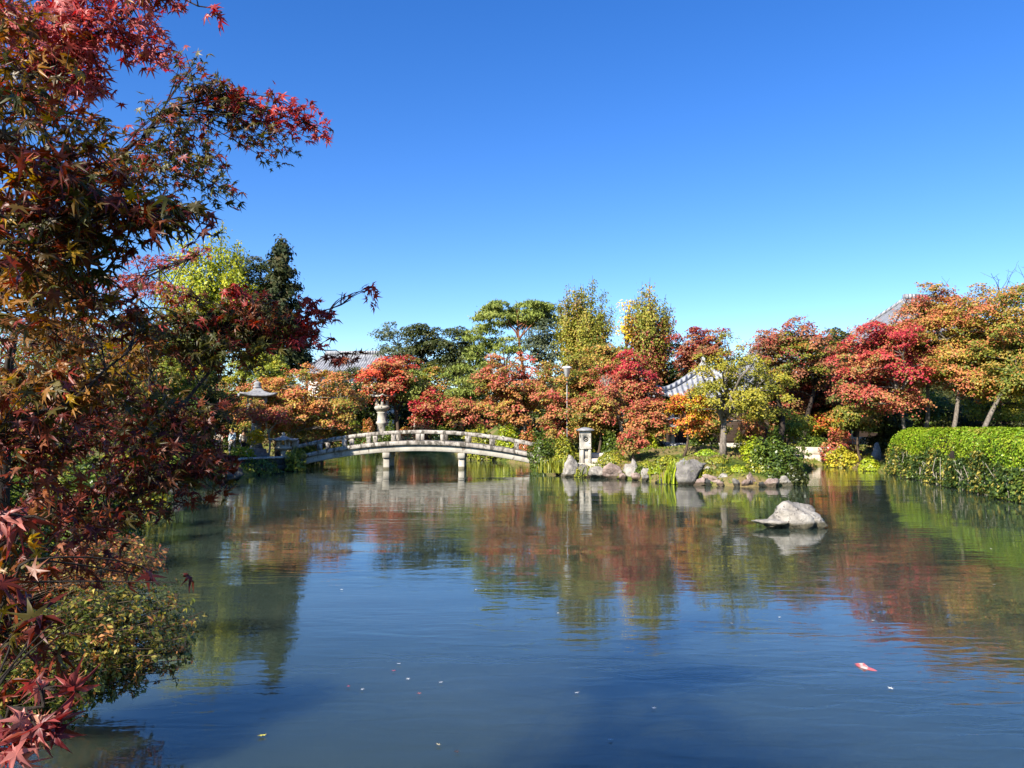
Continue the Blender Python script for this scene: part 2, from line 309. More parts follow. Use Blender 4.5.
# ------------------------------------------------------------------ palettes (linear base colours of the leaves)
PAL = dict(
    gold=[(4, (.46, .40, .03)), (3, (.34, .33, .03)), (2, (.50, .38, .04)), (1, (.16, .19, .02))],
    moss=[(4, (.15, .18, .022)), (3, (.10, .13, .018)), (2, (.25, .24, .04)), (2, (.26, .18, .07)), (1, (.05, .07, .012))],
    crimson=[(4, (.40, .035, .05)), (3, (.44, .07, .055)), (2, (.28, .02, .03)), (2.5, (.42, .16, .06)), (1, (.2, .17, .04))],
    scarlet=[(4, (.56, .075, .045)), (3, (.58, .12, .05)), (2, (.42, .03, .025)), (1, (.55, .18, .03))],
    redorange=[(3, (.42, .115, .068)), (4, (.40, .18, .07)), (2, (.36, .07, .05)), (2.5, (.26, .20, .045)), (1, (.12, .14, .03))],
    orange=[(4, (.46, .20, .065)), (3, (.42, .13, .06)), (2, (.38, .27, .05)), (2, (.18, .18, .03))],
    oliveorange=[(4, (.36, .25, .05)), (3, (.20, .21, .03)), (3, (.42, .18, .06)), (2, (.11, .14, .02))],
    olive=[(4, (.17, .18, .025)), (3, (.10, .13, .018)), (2, (.26, .22, .03)), (1, (.32, .15, .03))],
    brownred=[(4, (.28, .11, .055)), (3, (.33, .14, .06)), (2, (.17, .11, .03)), (2, (.31, .06, .045))],
    darkred=[(4, (.24, .025, .025)), (3, (.33, .05, .03)), (2, (.15, .03, .02)), (1, (.28, .13, .03))],
    yellow=[(5, (.70, .50, .02)), (2, (.62, .36, .03)), (2, (.38, .34, .03))],
    yelloworange=[(4, (.62, .42, .03)), (3, (.52, .17, .035)), (3, (.45, .09, .035)), (2, (.2, .19, .02))],
    ginkgo=[(5, (.36, .38, .03)), (3, (.26, .31, .025)), (2, (.46, .43, .03))],
    lime=[(4, (.32, .37, .02)), (3, (.22, .29, .018)), (1, (.42, .40, .03))],
    hedge=[(5, (0.2520, 0.3720, 0.0198)), (3, (0.1680, 0.2790, 0.0180)), (2, (0.3360, 0.4092, 0.0270)), (1, (0.3528, 0.2976, 0.0540))],
    yellowgreen=[(4, (.27, .28, .03)), (3, (.17, .20, .022)), (2, (.36, .31, .03)), (1, (.10, .13, .015))],
    green=[(4, (.085, .13, .018)), (3, (.055, .09, .014)), (2, (.14, .18, .022))],
    ivy=[(4, (.05, .085, .018)), (3, (.035, .06, .014)), (2, (.12, .17, .025)), (1, (.36, .30, .06))],
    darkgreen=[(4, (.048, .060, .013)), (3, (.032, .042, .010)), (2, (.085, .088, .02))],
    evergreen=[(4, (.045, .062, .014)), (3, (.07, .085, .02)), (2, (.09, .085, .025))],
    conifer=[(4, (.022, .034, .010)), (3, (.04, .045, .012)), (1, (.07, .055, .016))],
    pine=[(4, (.20, .24, .045)), (3, (.14, .18, .035)), (2, (.27, .29, .065))],
    grey=[(4, (.085, .105, .05)), (3, (.12, .135, .07)), (2, (.05, .07, .03))],
    upolive=[(4, (.29, .28, .04)), (3, (.19, .21, .03)), (2, (.37, .31, .05)), (1, (.28, .17, .05))],
    sparse=[(4, (0.2960, 0.2664, 0.0270)), (3, (0.2080, 0.2072, 0.0270)), (2, (0.3840, 0.3108, 0.0360)), (1, (0.1120, 0.1258, 0.0180))],
    # the overhanging maple in front: dark tones deepened for shade, pink paled for sun
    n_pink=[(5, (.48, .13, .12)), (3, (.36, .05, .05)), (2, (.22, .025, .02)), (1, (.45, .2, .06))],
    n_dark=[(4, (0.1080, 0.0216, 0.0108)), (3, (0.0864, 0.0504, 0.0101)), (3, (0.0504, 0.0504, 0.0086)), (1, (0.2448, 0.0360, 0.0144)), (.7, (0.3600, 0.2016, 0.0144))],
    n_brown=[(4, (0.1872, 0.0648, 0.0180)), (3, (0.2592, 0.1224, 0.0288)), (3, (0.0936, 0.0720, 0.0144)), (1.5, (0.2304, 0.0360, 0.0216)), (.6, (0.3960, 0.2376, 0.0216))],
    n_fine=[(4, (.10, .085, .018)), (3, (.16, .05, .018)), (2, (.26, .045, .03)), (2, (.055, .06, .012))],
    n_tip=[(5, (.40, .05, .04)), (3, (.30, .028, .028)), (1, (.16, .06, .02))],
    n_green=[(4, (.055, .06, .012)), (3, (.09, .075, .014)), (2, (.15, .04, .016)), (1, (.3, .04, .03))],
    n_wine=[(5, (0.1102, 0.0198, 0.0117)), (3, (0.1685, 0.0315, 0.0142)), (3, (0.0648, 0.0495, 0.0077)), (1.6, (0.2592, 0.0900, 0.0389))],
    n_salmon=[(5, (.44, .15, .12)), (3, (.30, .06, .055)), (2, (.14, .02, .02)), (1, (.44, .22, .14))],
    azalea=[(4, (0.2210, 0.2210, 0.0390)), (3, (0.1040, 0.1300, 0.0234)), (2, (0.3900, 0.3120, 0.0650)), (2, (0.3900, 0.1690, 0.0520)), (2, (0.0520, 0.0715, 0.0156))],
    azalea_orange=[(4, (0.4830, 0.2185, 0.0690)), (3, (0.4140, 0.1265, 0.0517)), (2, (0.3910, 0.3105, 0.0805)), (2, (0.1380, 0.1380, 0.0287))],
)
def pick(pal, n, rng):
    e = PAL[pal]; wt = np.array([a for a, _ in e], float); wt /= wt.sum()
    return np.array([c for _, c in e])[rng.choice(len(e), n, p=wt)]
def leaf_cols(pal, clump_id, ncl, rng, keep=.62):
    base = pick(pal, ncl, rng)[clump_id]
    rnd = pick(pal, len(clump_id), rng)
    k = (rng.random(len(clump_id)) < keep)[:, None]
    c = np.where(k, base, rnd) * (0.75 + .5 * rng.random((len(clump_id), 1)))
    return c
def unit(v): return v / (np.linalg.norm(v, axis=-1, keepdims=True) + 1e-9)
def leaf_quads(P, Nn, size, rng, aspect=.62, tdir=None):
    n = len(P); r = rng.normal(size=(n, 3)) if tdir is None else tdir
    Nn = unit(Nn); T = unit(r - (r * Nn).sum(1, keepdims=True) * Nn); B = np.cross(Nn, T)
    s = (np.ones(n) * size * (.7 + .6 * rng.random(n)))[:, None]
    fold = (rng.random((n, 1)) * .3 - .05) * s
    V = np.stack([P - T * s * .5, P + B * s * aspect * .5 + Nn * fold - T * s * .08, P + T * s * .5 - Nn * fold * .6, P - B * s * aspect * .5 + Nn * fold - T * s * .08], 1).reshape(-1, 3)
    return V, np.arange(4 * n).reshape(n, 4)
def rand_ball(n, rng, inner=0.0):
    d = unit(rng.normal(size=(n, 3))); r = (inner ** 3 + (1 - inner ** 3) * rng.random(n)) ** (1 / 3)
    return d * r[:, None]

# ------------------------------------------------------------------ trees
def skeleton(mb, base, cc, R, clumps, rng, r0, nlimb=6, fork=.45, bend=.12, twig=True, r_tw=.02):
    H = cc[2] - base[2]
    top = cc + np.array([0, 0, R[2] * .45])
    t = np.linspace(0, 1, 9)
    j1, j2 = rng.normal(size=2) * bend * H, rng.normal(size=2) * bend * H * .6
    tr = base[None] * (1 - t)[:, None] + top[None] * t[:, None]
    tr[:, 0] += np.sin(t * PI) * j1[0] + np.sin(t * 2 * PI) * j2[0]; tr[:, 1] += np.sin(t * PI) * j1[1] + np.sin(t * 2 * PI) * j2[1]
    rad = r0 * (1 - t) ** .8 * .9 + r0 * .12; rad[0] *= 1.35
    mb.tube(tr, rad, 8)
    pts = [tr[4:]]; rr = [rad[4:]]
    ncl = len(clumps)
    lim = rng.choice(ncl, min(nlimb, ncl), replace=False)
    for k in lim:
        f = fork + (1 - fork) * rng.random() * .7; i = f * 8; i0 = int(i); s = tr[i0] + (tr[min(i0 + 1, 8)] - tr[i0]) * (i - i0); rs = np.interp(f, t, rad) * .62
        e = clumps[k]; u = np.linspace(0, 1, 6)[:, None]
        c1 = s * .55 + e * .45 + np.array([0, 0, .16 * np.linalg.norm(e - s)]) + rng.normal(size=3) * .06 * np.linalg.norm(e - s)
        P = s * (1 - u) ** 2 + 2 * c1 * u * (1 - u) + e * u * u
        P[1:-1] += rng.normal(size=(4, 3)) * .025 * np.linalg.norm(e - s)
        q = rs * (1 - u[:, 0]) ** .8 + r_tw
        mb.tube(P, q, 6); pts.append(P); rr.append(q)
    if twig:
        A = np.vstack(pts); RR = np.concatenate(rr)
        for k in range(ncl):
            if k in lim: continue
            e = clumps[k]; dd = np.linalg.norm(A - e, axis=1) + np.maximum(0, A[:, 2] - e[2]) * 1.5
            i = int(np.argmin(dd)); s = A[i]; L = np.linalg.norm(e - s)
            if L < .05: continue
            u = np.linspace(0, 1, 5)[:, None]; c1 = (s + e) / 2 + np.array([0, 0, .1 * L]) + rng.normal(size=3) * .08 * L
            mb.tube(s * (1 - u) ** 2 + 2 * c1 * u * (1 - u) + e * u * u, np.linspace(min(RR[i] * .7, .05 + r_tw), r_tw * .5, 5), 4, cap=False)
def crown_clumps(R, n, rng, low=-.55, pw=2.0):
    out = []
    while len(out) < n:
        d = unit(rng.normal(size=3)); r = rng.random() ** (1 / pw)
        p = d * r
        if p[2] < low: continue
        if out and min(np.linalg.norm(p - o) for o in out) < .9 / n ** .45 and rng.random() < .8: continue
        out.append(p)
    return np.array(out) * R
TREES = {}
def tree(name, label, cx, cy, rx, ry, D, pal, style='maple', base=None, bark='bark', size=None, k=3.2, ncl=None, seed=1, pal2=None, group=None,
         cat='tree', trunk_r=None, depth=1.0, nlimb=6, fork=.4, bend=.06, keep=.55, low=-.85, basez=None):
    rng = np.random.default_rng(seed * 7919 + int(cx))
    if style in ('maple', 'broad'): cy += .26 * ry; ry *= 1.28; rx *= 1.2
    if style == 'sparse': rx *= 1.18; ry *= 1.12; cy += .1 * ry
    m = px_m(D); cc = at(cx, cy, D); R = np.array([rx * m, rx * m * depth, ry * m])
    bx = X_(base if base is not None else cx, D); b = np.array([bx, D, gz(bx, D) - .08 if basez is None else basez])
    if b[2] < -.05: b[2] = .0
    root = empty(name, b, label, cat, group)
    size = size or max(.07, 2.25 * m); k = k * 1.75
    spx = size / m
    nl = int(k * PI * rx * ry / (.42 * spx * spx)); nl = max(300, min(nl, 42000))
    mb = MB(); r0 = trunk_r or max(.06, .021 * (cc[2] - b[2] + R[2]))
    if style in ('maple', 'broad', 'pine', 'sparse'):
        ncl = int((ncl or np.clip(rx * ry / 26, 14, 90)) * {'maple': 2.1, 'broad': 1.5}.get(style, 1))
        cl = crown_clumps(R * (.86 if style != 'pine' else .9), ncl, rng, low, 2.4 if style != 'broad' else 2.8)
        gs = (R[0] * R[2]) ** .5
        if style == 'maple':
            rc = gs * (2.1 / ncl ** .5) * (.5 + 1.0 * rng.random(ncl)); rz = rc * (.35 + .25 * rng.random(ncl))
        elif style == 'broad':
            rc = gs * (2.1 / ncl ** .5) * (.7 + .6 * rng.random(ncl)); rz = rc * .72
        elif style == 'pine':
            rc = gs * (1.9 / ncl ** .5) * (.8 + .5 * rng.random(ncl)); rz = rc * .34
        else:
            rc = gs * (1.35 / ncl ** .5) * (.6 + .7 * rng.random(ncl)); rz = rc * .6
        wgt = rc ** 2; ci = rng.choice(ncl, nl, p=wgt / wgt.sum())
        rho = np.sqrt(rng.random(nl)); th = rng.random(nl) * 2 * PI
        lump = 1 + .25 * np.sin(th * 3 + ci * 1.7) + .15 * np.sin(th * 5 + ci)
        ox, oy = rho * np.cos(th) * lump, rho * np.sin(th) * lump
        if style == 'broad':
            d = rand_ball(nl, rng, .55); d[:, 2] = np.where(d[:, 2] < -.3, -d[:, 2], d[:, 2])
            off = d * np.stack([rc[ci], rc[ci], rz[ci]], 1)
            Nn = d + np.array([0, 0, .5]) + rng.normal(size=(nl, 3)) * .55
        else:
            oz = (1 - rho ** 2) + rng.normal(size=nl) * .22 - (rng.random(nl) < .25) * rng.random(nl) * .9
            tl = rng.normal(size=(2, ncl)) * (.22 if style == 'maple' else .08)
            off = np.stack([ox * rc[ci], oy * rc[ci], oz * rz[ci] + (tl[0, ci] * ox + tl[1, ci] * oy) * rc[ci]], 1) * (1 + .10 * np.abs(rng.normal(size=(nl, 1))) ** 2 * (rng.random((nl, 1)) < .3))
            Nn = np.stack([ox * .7, oy * .7, np.full(nl, .8)], 1) + rng.normal(size=(nl, 3)) * .55
        lp = cl[ci]
        Nn = Nn + unit(lp) * .35 + np.array(SUN_DIR) * .55
        P = cc + lp + off
        hfrac = np.clip((lp[:, 2] / R[2] + 1) / 2 + rng.normal(size=nl) * .06, 0, 1)
        c = leaf_cols(pal, ci, ncl, rng, keep)
        if pal2:
            c2 = leaf_cols(pal2, ci, ncl, rng, keep); pick2 = rng.random(ncl)[ci] > (hfrac * 1.15 - .05)
            c = np.where(pick2[:, None], c2, c)
        if style == 'pine':
            # needle tufts: thin blades fanning up and outwards
            td = np.stack([ox * .8, oy * .8, np.full(nl, .9)], 1) + rng.normal(size=(nl, 3)) * .6
            V, Q = leaf_quads(P, rng.normal(size=(nl, 3)) + np.array([0, -.3, .3]), size * 1.7, rng, .26, td)
            mt = M['needle']
        else:
            V, Q = leaf_quads(P, Nn, size, rng, .7); mt = M['leaf']
        skeleton(mb, b * 1.0, cc, R, cc + cl - np.array([0, 0, 1]) * rz[:, None] * .2, rng, r0, nlimb, fork, bend)
    elif style == 'cone':
        nb = int(170); H = 2 * R[2]
        h = np.sort(rng.random(nb)) ** .9; a = rng.random(nb) * 2 * PI; L = R[0] * (1 - h) ** .52 * (.85 + .22 * rng.random(nb)) + .12
        ci = rng.choice(nb, nl, p=(L ** 1.2) / (L ** 1.2).sum()); s = rng.random(nl) ** .6
        z0 = cc[2] - R[2] + h * H
        P = np.stack([cc[0] + np.cos(a[ci]) * L[ci] * s, cc[1] + np.sin(a[ci]) * L[ci] * s, z0[ci] - .18 * L[ci] * s * s + .1 * L[ci] * s], 1) + rng.normal(size=(nl, 3)) * R[0] * .085
        Nn = np.stack([np.cos(a[ci]), np.sin(a[ci]), np.full(nl, .5)], 1) + rng.normal(size=(nl, 3)) * .5
        td = np.stack([np.cos(a[ci]), np.sin(a[ci]), np.full(nl, -.3)], 1) + rng.normal(size=(nl, 3)) * .5
        V, Q = leaf_quads(P, Nn, size * 1.3, rng, .4, td); c = leaf_cols(pal, ci, nb, rng, keep); mt = M['needle']
        mb.tube(np.array([b, (b + cc) / 2, cc + [0, 0, R[2] * .95]]), [r0, r0 * .7, .03], 8)
        for k_ in range(0, nb, 2):
            e = np.array([cc[0] + np.cos(a[k_]) * L[k_] * .9, cc[1] + np.sin(a[k_]) * L[k_] * .9, z0[k_] - .06 * L[k_]])
            mb.tube(np.array([[cc[0], cc[1], z0[k_]], e]), [.05, .015], 4, cap=False)
    elif style in ('upswept', 'ginkgo'):
        ns = 46 if style == 'upswept' else 60
        zb = cc[2] - R[2]; zt = 2 * R[2]
        a = rng.random(ns) * 2 * PI; q = np.sqrt(rng.random(ns))
        ht = zt * (1 - .42 * q ** 1.6) * (.72 + .36 * rng.random(ns))
        st = []
        fk = np.array([cc[0], cc[1], zb])
        u = np.linspace(0, 1, 7)
        for i in range(ns):
            spread = R[0] * q[i] * (1 if style == 'upswept' else 1.05)
            rad_ = spread * (u ** .6 if style == 'upswept' else u ** .8)
            P = np.stack([fk[0] + np.cos(a[i]) * rad_, fk[1] + np.sin(a[i]) * rad_, fk[2] + ht[i] * u ** 1.1], 1)
            P[1:] += rng.normal(size=(6, 3)) * .03 * R[0]
            st.append(P); mb.tube(P, np.linspace(.07, .012, 7) * (r0 / .3) ** .5, 4, cap=False)
        st = np.array(st)
        ci = rng.choice(ns, nl, p=ht / ht.sum()); s = rng.random(nl) ** (1.25 if style == 'upswept' else .9) * (.93 if style == 'upswept' else 1)
        f = s * 6; i0 = np.minimum(f.astype(int), 5); fr = (f - i0)[:, None]
        P = st[ci, i0] * (1 - fr) + st[ci, i0 + 1] * fr
        wid = R[0] * (.25 if style == 'upswept' else .2) * (1 - .75 * s)[:, None]
        P = P + rng.normal(size=(nl, 3)) * wid
        Nn = np.stack([np.cos(a[ci]), np.sin(a[ci]), np.full(nl, .7)], 1) + rng.normal(size=(nl, 3)) * .6
        V, Q = leaf_quads(P, Nn, size, rng, .55, np.array([0, 0, 1.]) + rng.normal(size=(nl, 3)) * .6); c = leaf_cols(pal, ci, ns, rng, .45); mt = M['leaf']
        if pal2:
            c2 = leaf_cols(pal2, ci, ns, rng, .5); hi = (P[:, 2] - zb) / zt
            c = np.where((rng.random(ns)[ci] > .25 + .9 * hi)[:, None], c2, c)
        mb.tube(np.array([b, (b + fk) / 2 + rng.normal(size=3) * .05, fk + [0, 0, .2]]), [r0 * 1.2, r0, r0 * .8], 8)
    elif style == 'bare':
        def grow(s, d, L, r, dep):
            u = np.linspace(0, 1, 4)[:, None]; e = s + d * L
            P = s + (e - s) * u + rng.normal(size=(4, 3)) * .05 * L * u
            mb.tube(P, np.linspace(r, r * .55, 4), 5 if dep < 2 else 3, cap=False)
            if dep >= 5: return
            for _ in range(3 if dep < 3 else 2):
                dd = unit(d + rng.normal(size=3) * .55 + np.array([0, 0, .08])); i = rng.integers(2, 4)
                grow(P[i], dd, L * (.62 + .2 * rng.random()), r * .55, dep + 1)
        s = cc - np.array([0, 0, R[2]])
        mb.tube(np.array([b, (b + s) / 2, s]), [r0, r0 * .8, r0 * .6], 8)
        for _ in range(4): grow(s, unit(rng.normal(size=3) * .6 + np.array([0, 0, .8])), R[2] * .75, r0 * .5, 1)
        V = None
    t = mb.build('trunk', M[bark], root, smooth=True); t.matrix_parent_inverse.identity()
    t.data.transform(__import__('mathutils').Matrix.Translation(-Vector(b)))
    if V is not None:
        V = V - b
        mesh('crown', V, Q, mat=mt, parent=root, col=np.repeat(c, 4, 0))
    return root

# far behind: the wooded slope that closes the garden, one mass
rng = np.random.default_rng(5)
nf = 80000
fx = rng.uniform(-105, 115, nf); fy = rng.uniform(114, 128, nf)
htop = 7.0 + 1.4 * np.sin(fx * .31) + 1.1 * np.sin(fx * .83 + 1) + .7 * np.sin(fx * 1.9 + 2) + np.clip((fx - 10) * .035, 0, 1.2)
hz = ground_z(fx, fy) + (htop) * rng.random(nf) ** .8
V, Q = leaf_quads(np.stack([fx, fy, hz], 1), np.array([0, -.6, .6]) + rng.normal(size=(nf, 3)) * .5, .75, rng, .7)
bw = mesh('background_woods', V, Q, mat=M['leaf'], col=np.repeat(leaf_cols('evergreen', (fx * .4).astype(int) % 60, 60, rng), 4, 0))
tag(bw, kind='stuff')

T = tree
# --- left far bank
T('ginkgo_tree', 'tall feathery yellow-green ginkgo rising behind the red maple boughs', 210, 290, 52, 66, 62, 'ginkgo', 'ginkgo', base=215, k=4.2, size=.27, seed=1)
T('evergreen_tree', 'dark olive evergreen standing between the yellow ginkgo and the pointed cypress', 248, 290, 22, 44, 66, 'evergreen', 'broad', seed=2)
T('cypress_tree', 'narrow pointed dark green cypress beside the yellow-green ginkgo', 280, 304, 31, 65, 64, 'conifer', 'cone', k=8, size=.3, seed=3)
T('maple_tree', 'wide orange and olive maple over the left end of the bridge', 306, 402, 58, 40, 49, 'orange', 'maple', base=303, pal2='oliveorange', seed=4, bark='bark_pale', k=3.6)
T('maple_tree', 'low coral red maple below the tall roofed stone lantern', 264, 413, 30, 10, 45.6, 'redorange', 'maple', base=268, seed=5, bark='bark_pale')
T('maple_tree', 'pinkish red maple behind the visitors on the left bank', 222, 405, 30, 26, 52, 'redorange', 'maple', seed=6, pal2='oliveorange')
T('leafy_tree', 'yellow-green leafy tree on the left bank below the ginkgo', 185, 375, 44, 46, 56, 'yellowgreen', 'broad', seed=7)
T('leafy_tree', 'yellow-olive leafy tree right of the ginkgo, behind the orange maple', 262, 372, 30, 26, 55, 'yellowgreen', 'broad', seed=8)
T('evergreen_tree', 'dark bluish green evergreen between the orange maple and the scarlet maple', 348, 402, 30, 40, 88, 'darkgreen', 'broad', seed=9, pal2='green')
T('maple_sapling', 'small yellow-leaved sapling with a pale slanting trunk on the left bank', 257, 437, 6, 8, 45, 'yellow', 'maple', base=252, bark='bark_pale', ncl=6, seed=10, trunk_r=.12, k=5)
T('maple_sapling', 'small deep red sapling at the left end of the bridge', 329, 424, 9, 8, 88, 'crimson', 'maple', ncl=8, seed=11, k=4)
# --- behind the bridge
T('maple_tree', 'brilliant scarlet maple hanging over the tall stone lantern', 388, 376, 28, 23, 86, 'scarlet', 'maple', base=399, seed=12, pal2='redorange', k=4)
T('maple_tree', 'deep crimson maple top showing above the scarlet maple', 402, 365, 17, 12, 90, 'crimson', 'maple', seed=13)
T('leafy_tree', 'airy grey-green tree against the sky left of the dark evergreen', 397, 345, 24, 30, 100, 'grey', 'sparse', k=1.3, seed=14, bark='bark', ncl=36)
T('evergreen_tree', 'broad dark evergreen with two rounded tops against the sky', 424, 348, 22, 28, 98, 'darkgreen', 'broad', seed=15, pal2='evergreen', k=4)
T('evergreen_tree', 'dark round evergreen crown touching the umbrella pine on its left', 452, 350, 22, 29, 97, 'evergreen', 'broad', seed=16, pal2='darkgreen', k=4)
T('pine_tree', 'tiered small garden pine behind the bridge, right of the scarlet maple', 413, 388, 14, 24, 86, 'pine', 'pine', seed=17, ncl=14, bark='bark_pale', trunk_r=.14)
T('maple_tree', 'small yellow-olive maple between the tiered pine and the dome pine', 433, 380, 11, 17, 88, 'oliveorange', 'maple', seed=18)
T('pine_tree', 'rounded light green dome pine above the middle of the bridge', 464, 386, 24, 21, 87, 'pine', 'pine', seed=19, ncl=22, k=4)
T('pine_tree', 'upright bluish green pine just left of the umbrella pine', 481, 350, 17, 32, 92, 'pine', 'pine', seed=20, ncl=26, k=3.5)
T('umbrella_pine', 'tall red-trunked pine with a spreading flat umbrella crown', 517, 317, 42, 20, 92, 'pine', 'pine', base=524, seed=21, ncl=34, bark='bark_red', trunk_r=.3, k=5, nlimb=10, fork=.72, low=-.35)
T('pine_tree', 'thin loose pine crown under the umbrella pine', 510, 348, 17, 12, 91, 'pine', 'pine', seed=22, ncl=12, k=2.2)
T('leafy_tree', 'dull grey-green tree filling the gap right of the umbrella pine', 545, 338, 20, 27, 90, 'grey', 'broad', seed=23, k=2.6)
T('maple_tree', 'crimson-pink maple above the left half of the bridge rail', 428, 408, 15, 19, 84, 'crimson', 'maple', seed=24, pal2='redorange', k=4)
T('maple_tree', 'rusty orange maple above the middle of the bridge rail', 462, 411, 20, 16, 84, 'redorange', 'maple', seed=25, k=4)
T('maple_tree', 'wide rusty red maple on the mound behind the bridge', 512, 384, 37, 36, 58, 'redorange', 'maple', base=528, seed=26, pal2='orange', k=4, bark='bark_grey')
# --- middle
T('upswept_tree', 'tall olive broom-shaped tree with bare upright twigs, left of its twin', 584, 322, 32, 51, 62, 'upolive', 'upswept', seed=27, k=8, size=.2)
T('upswept_tree', 'olive broom-shaped tree with a reddish side and upright twigs, beside yellow leaves', 650, 324, 27, 48, 60, 'upolive', 'upswept', seed=28, pal2='brownred', k=7.5, size=.2)
T('ginkgo_tree', 'bright yellow ginkgo just left of the second broom-shaped tree', 630, 318, 11, 24, 61, 'yellow', 'broad', seed=29, k=1.1)
T('maple_tree', 'mottled olive and orange maple rising behind the lantern with the round window', 570, 388, 34, 46, 46, 'oliveorange', 'maple', base=572, seed=30, pal2='redorange', k=4)
T('maple_tree', 'small orange and green maple under the broom-shaped trees', 606, 356, 24, 20, 52, 'oliveorange', 'maple', seed=31, k=4)
T('maple_tree', 'reddish orange maple directly above the round-windowed lantern', 598, 406, 26, 24, 42.5, 'redorange', 'maple', seed=32, pal2='oliveorange', k=4)
T('maple_tree', 'crimson maple with a pale leaning trunk right of the lantern', 628, 380, 28, 34, 45, 'crimson', 'maple', base=624, seed=33, pal2='redorange', k=4, bark='bark_pale', low=-.4)
T('maple_tree', 'coral red maple in front of the pavilion roof corner', 648, 417, 22, 18, 41, 'redorange', 'maple', seed=34, k=4, pal2='orange')
T('maple_tree', 'dark red maple with ragged top behind the pavilion', 702, 345, 28, 27, 56, 'darkred', 'maple', seed=35, k=3.4, pal2='brownred')
T('maple_tree', 'dull red maple low between the two broom-shaped trees', 614, 364, 20, 14, 56, 'brownred', 'maple', seed=36, k=4)
T('weeping_maple', 'low dome of orange weeping maple on the lawn near the water', 632, 440, 13, 12, 38, 'redorange', 'maple', seed=37, k=5, ncl=16, trunk_r=.07)
T('maple_tree', 'yellow and orange maple on the lawn in front of the pavilion', 690, 408, 19, 22, 37, 'yelloworange', 'maple', base=683, seed=38, k=3.6, ncl=26)
T('garden_tree', 'gnarled dark-trunked tree with sparse yellow-green leaves and pale branches', 733, 380, 43, 55, 36, 'sparse', 'sparse', base=722, seed=39, k=1.35, bark='bark_grey', ncl=70, trunk_r=.17, nlimb=18, fork=.3, bend=.07)
T('garden_tree', 'thin second tree of yellow-green leaves with a black leaning trunk', 772, 388, 24, 36, 37.5, 'sparse', 'sparse', base=765, seed=40, k=1.4, bark='bark_dark', trunk_r=.2, ncl=30)
T('maple_tree', 'orange leafed sapling between the two yellow-green garden trees', 752, 425, 9, 14, 40, 'orange', 'maple', seed=41, ncl=10, k=4)
T('maple_tree', 'tall brown-red maple with broken top against the sky', 803, 348, 36, 34, 52, 'brownred', 'maple', seed=42, pal2='olive', k=3.2, bark='bark_dark')
T('maple_tree', 'brownish red tree top reaching left over the pale roof', 770, 345, 20, 18, 53, 'brownred', 'maple', seed=43, k=2.6)
T('maple_tree', 'rounded russet maple over the white gable on the far bank', 818, 384, 32, 20, 55, 'redorange', 'maple', base=826, seed=44, pal2='brownred', k=4, bark='bark_dark')
T('evergreen_tree', 'dark evergreen peak between the brown maple and the crimson maple', 838, 345, 15, 20, 60, 'darkgreen', 'broad', seed=45, k=4)
# --- right bank
T('maple_tree', 'big crimson maple below the temple roof on the right bank', 882, 357, 48, 44, 40.5, 'crimson', 'maple', base=905, seed=46, pal2='redorange', k=3.8, bark='bark_grey', ncl=60, trunk_r=.12)
T('maple_tree', 'tall orange-red maple forming the highest top of the right bank', 934, 334, 42, 56, 43.5, 'redorange', 'maple', base=921, seed=47, pal2='oliveorange', k=3.8, bark='bark_grey', ncl=60, low=-.62, trunk_r=.13)
T('maple_tree', 'orange-olive maple with a pale leaning trunk behind the clipped hedge', 976, 339, 46, 62, 39, 'orange', 'maple', base=946, seed=48, pal2='oliveorange', k=3.8, bark='bark_grey', ncl=60, low=-.62, trunk_r=.13)
T('maple_tree', 'olive-green and orange maple at the right edge above the hedge', 1028, 334, 52, 64, 37, 'oliveorange', 'maple', base=974, seed=49, pal2='olive', k=3.8, bark='bark_grey', ncl=60, low=-.62, trunk_r=.13)
T('bare_tree', 'leafless twiggy tree top above the maples at the right edge', 990, 310, 34, 44, 55, None, 'bare', seed=50, bark='bark')
T('maple_tree', 'low russet and olive maple at the dark corner left of the hedge', 860, 412, 24, 18, 46.5, 'oliveorange', 'maple', seed=51, pal2='olive', k=4)
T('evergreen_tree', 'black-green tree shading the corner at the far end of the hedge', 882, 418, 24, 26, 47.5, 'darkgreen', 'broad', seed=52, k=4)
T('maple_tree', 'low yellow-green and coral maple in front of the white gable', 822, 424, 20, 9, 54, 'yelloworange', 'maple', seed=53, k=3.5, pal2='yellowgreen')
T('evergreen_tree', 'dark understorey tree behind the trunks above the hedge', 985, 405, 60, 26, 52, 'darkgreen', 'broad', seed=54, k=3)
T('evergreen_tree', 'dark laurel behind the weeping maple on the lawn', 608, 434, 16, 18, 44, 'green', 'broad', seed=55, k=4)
T('evergreen_tree', 'dark shadowy evergreen behind the sparse garden tree', 772, 405, 30, 30, 57, 'darkgreen', 'broad', seed=56, k=3, pal2='brownred')


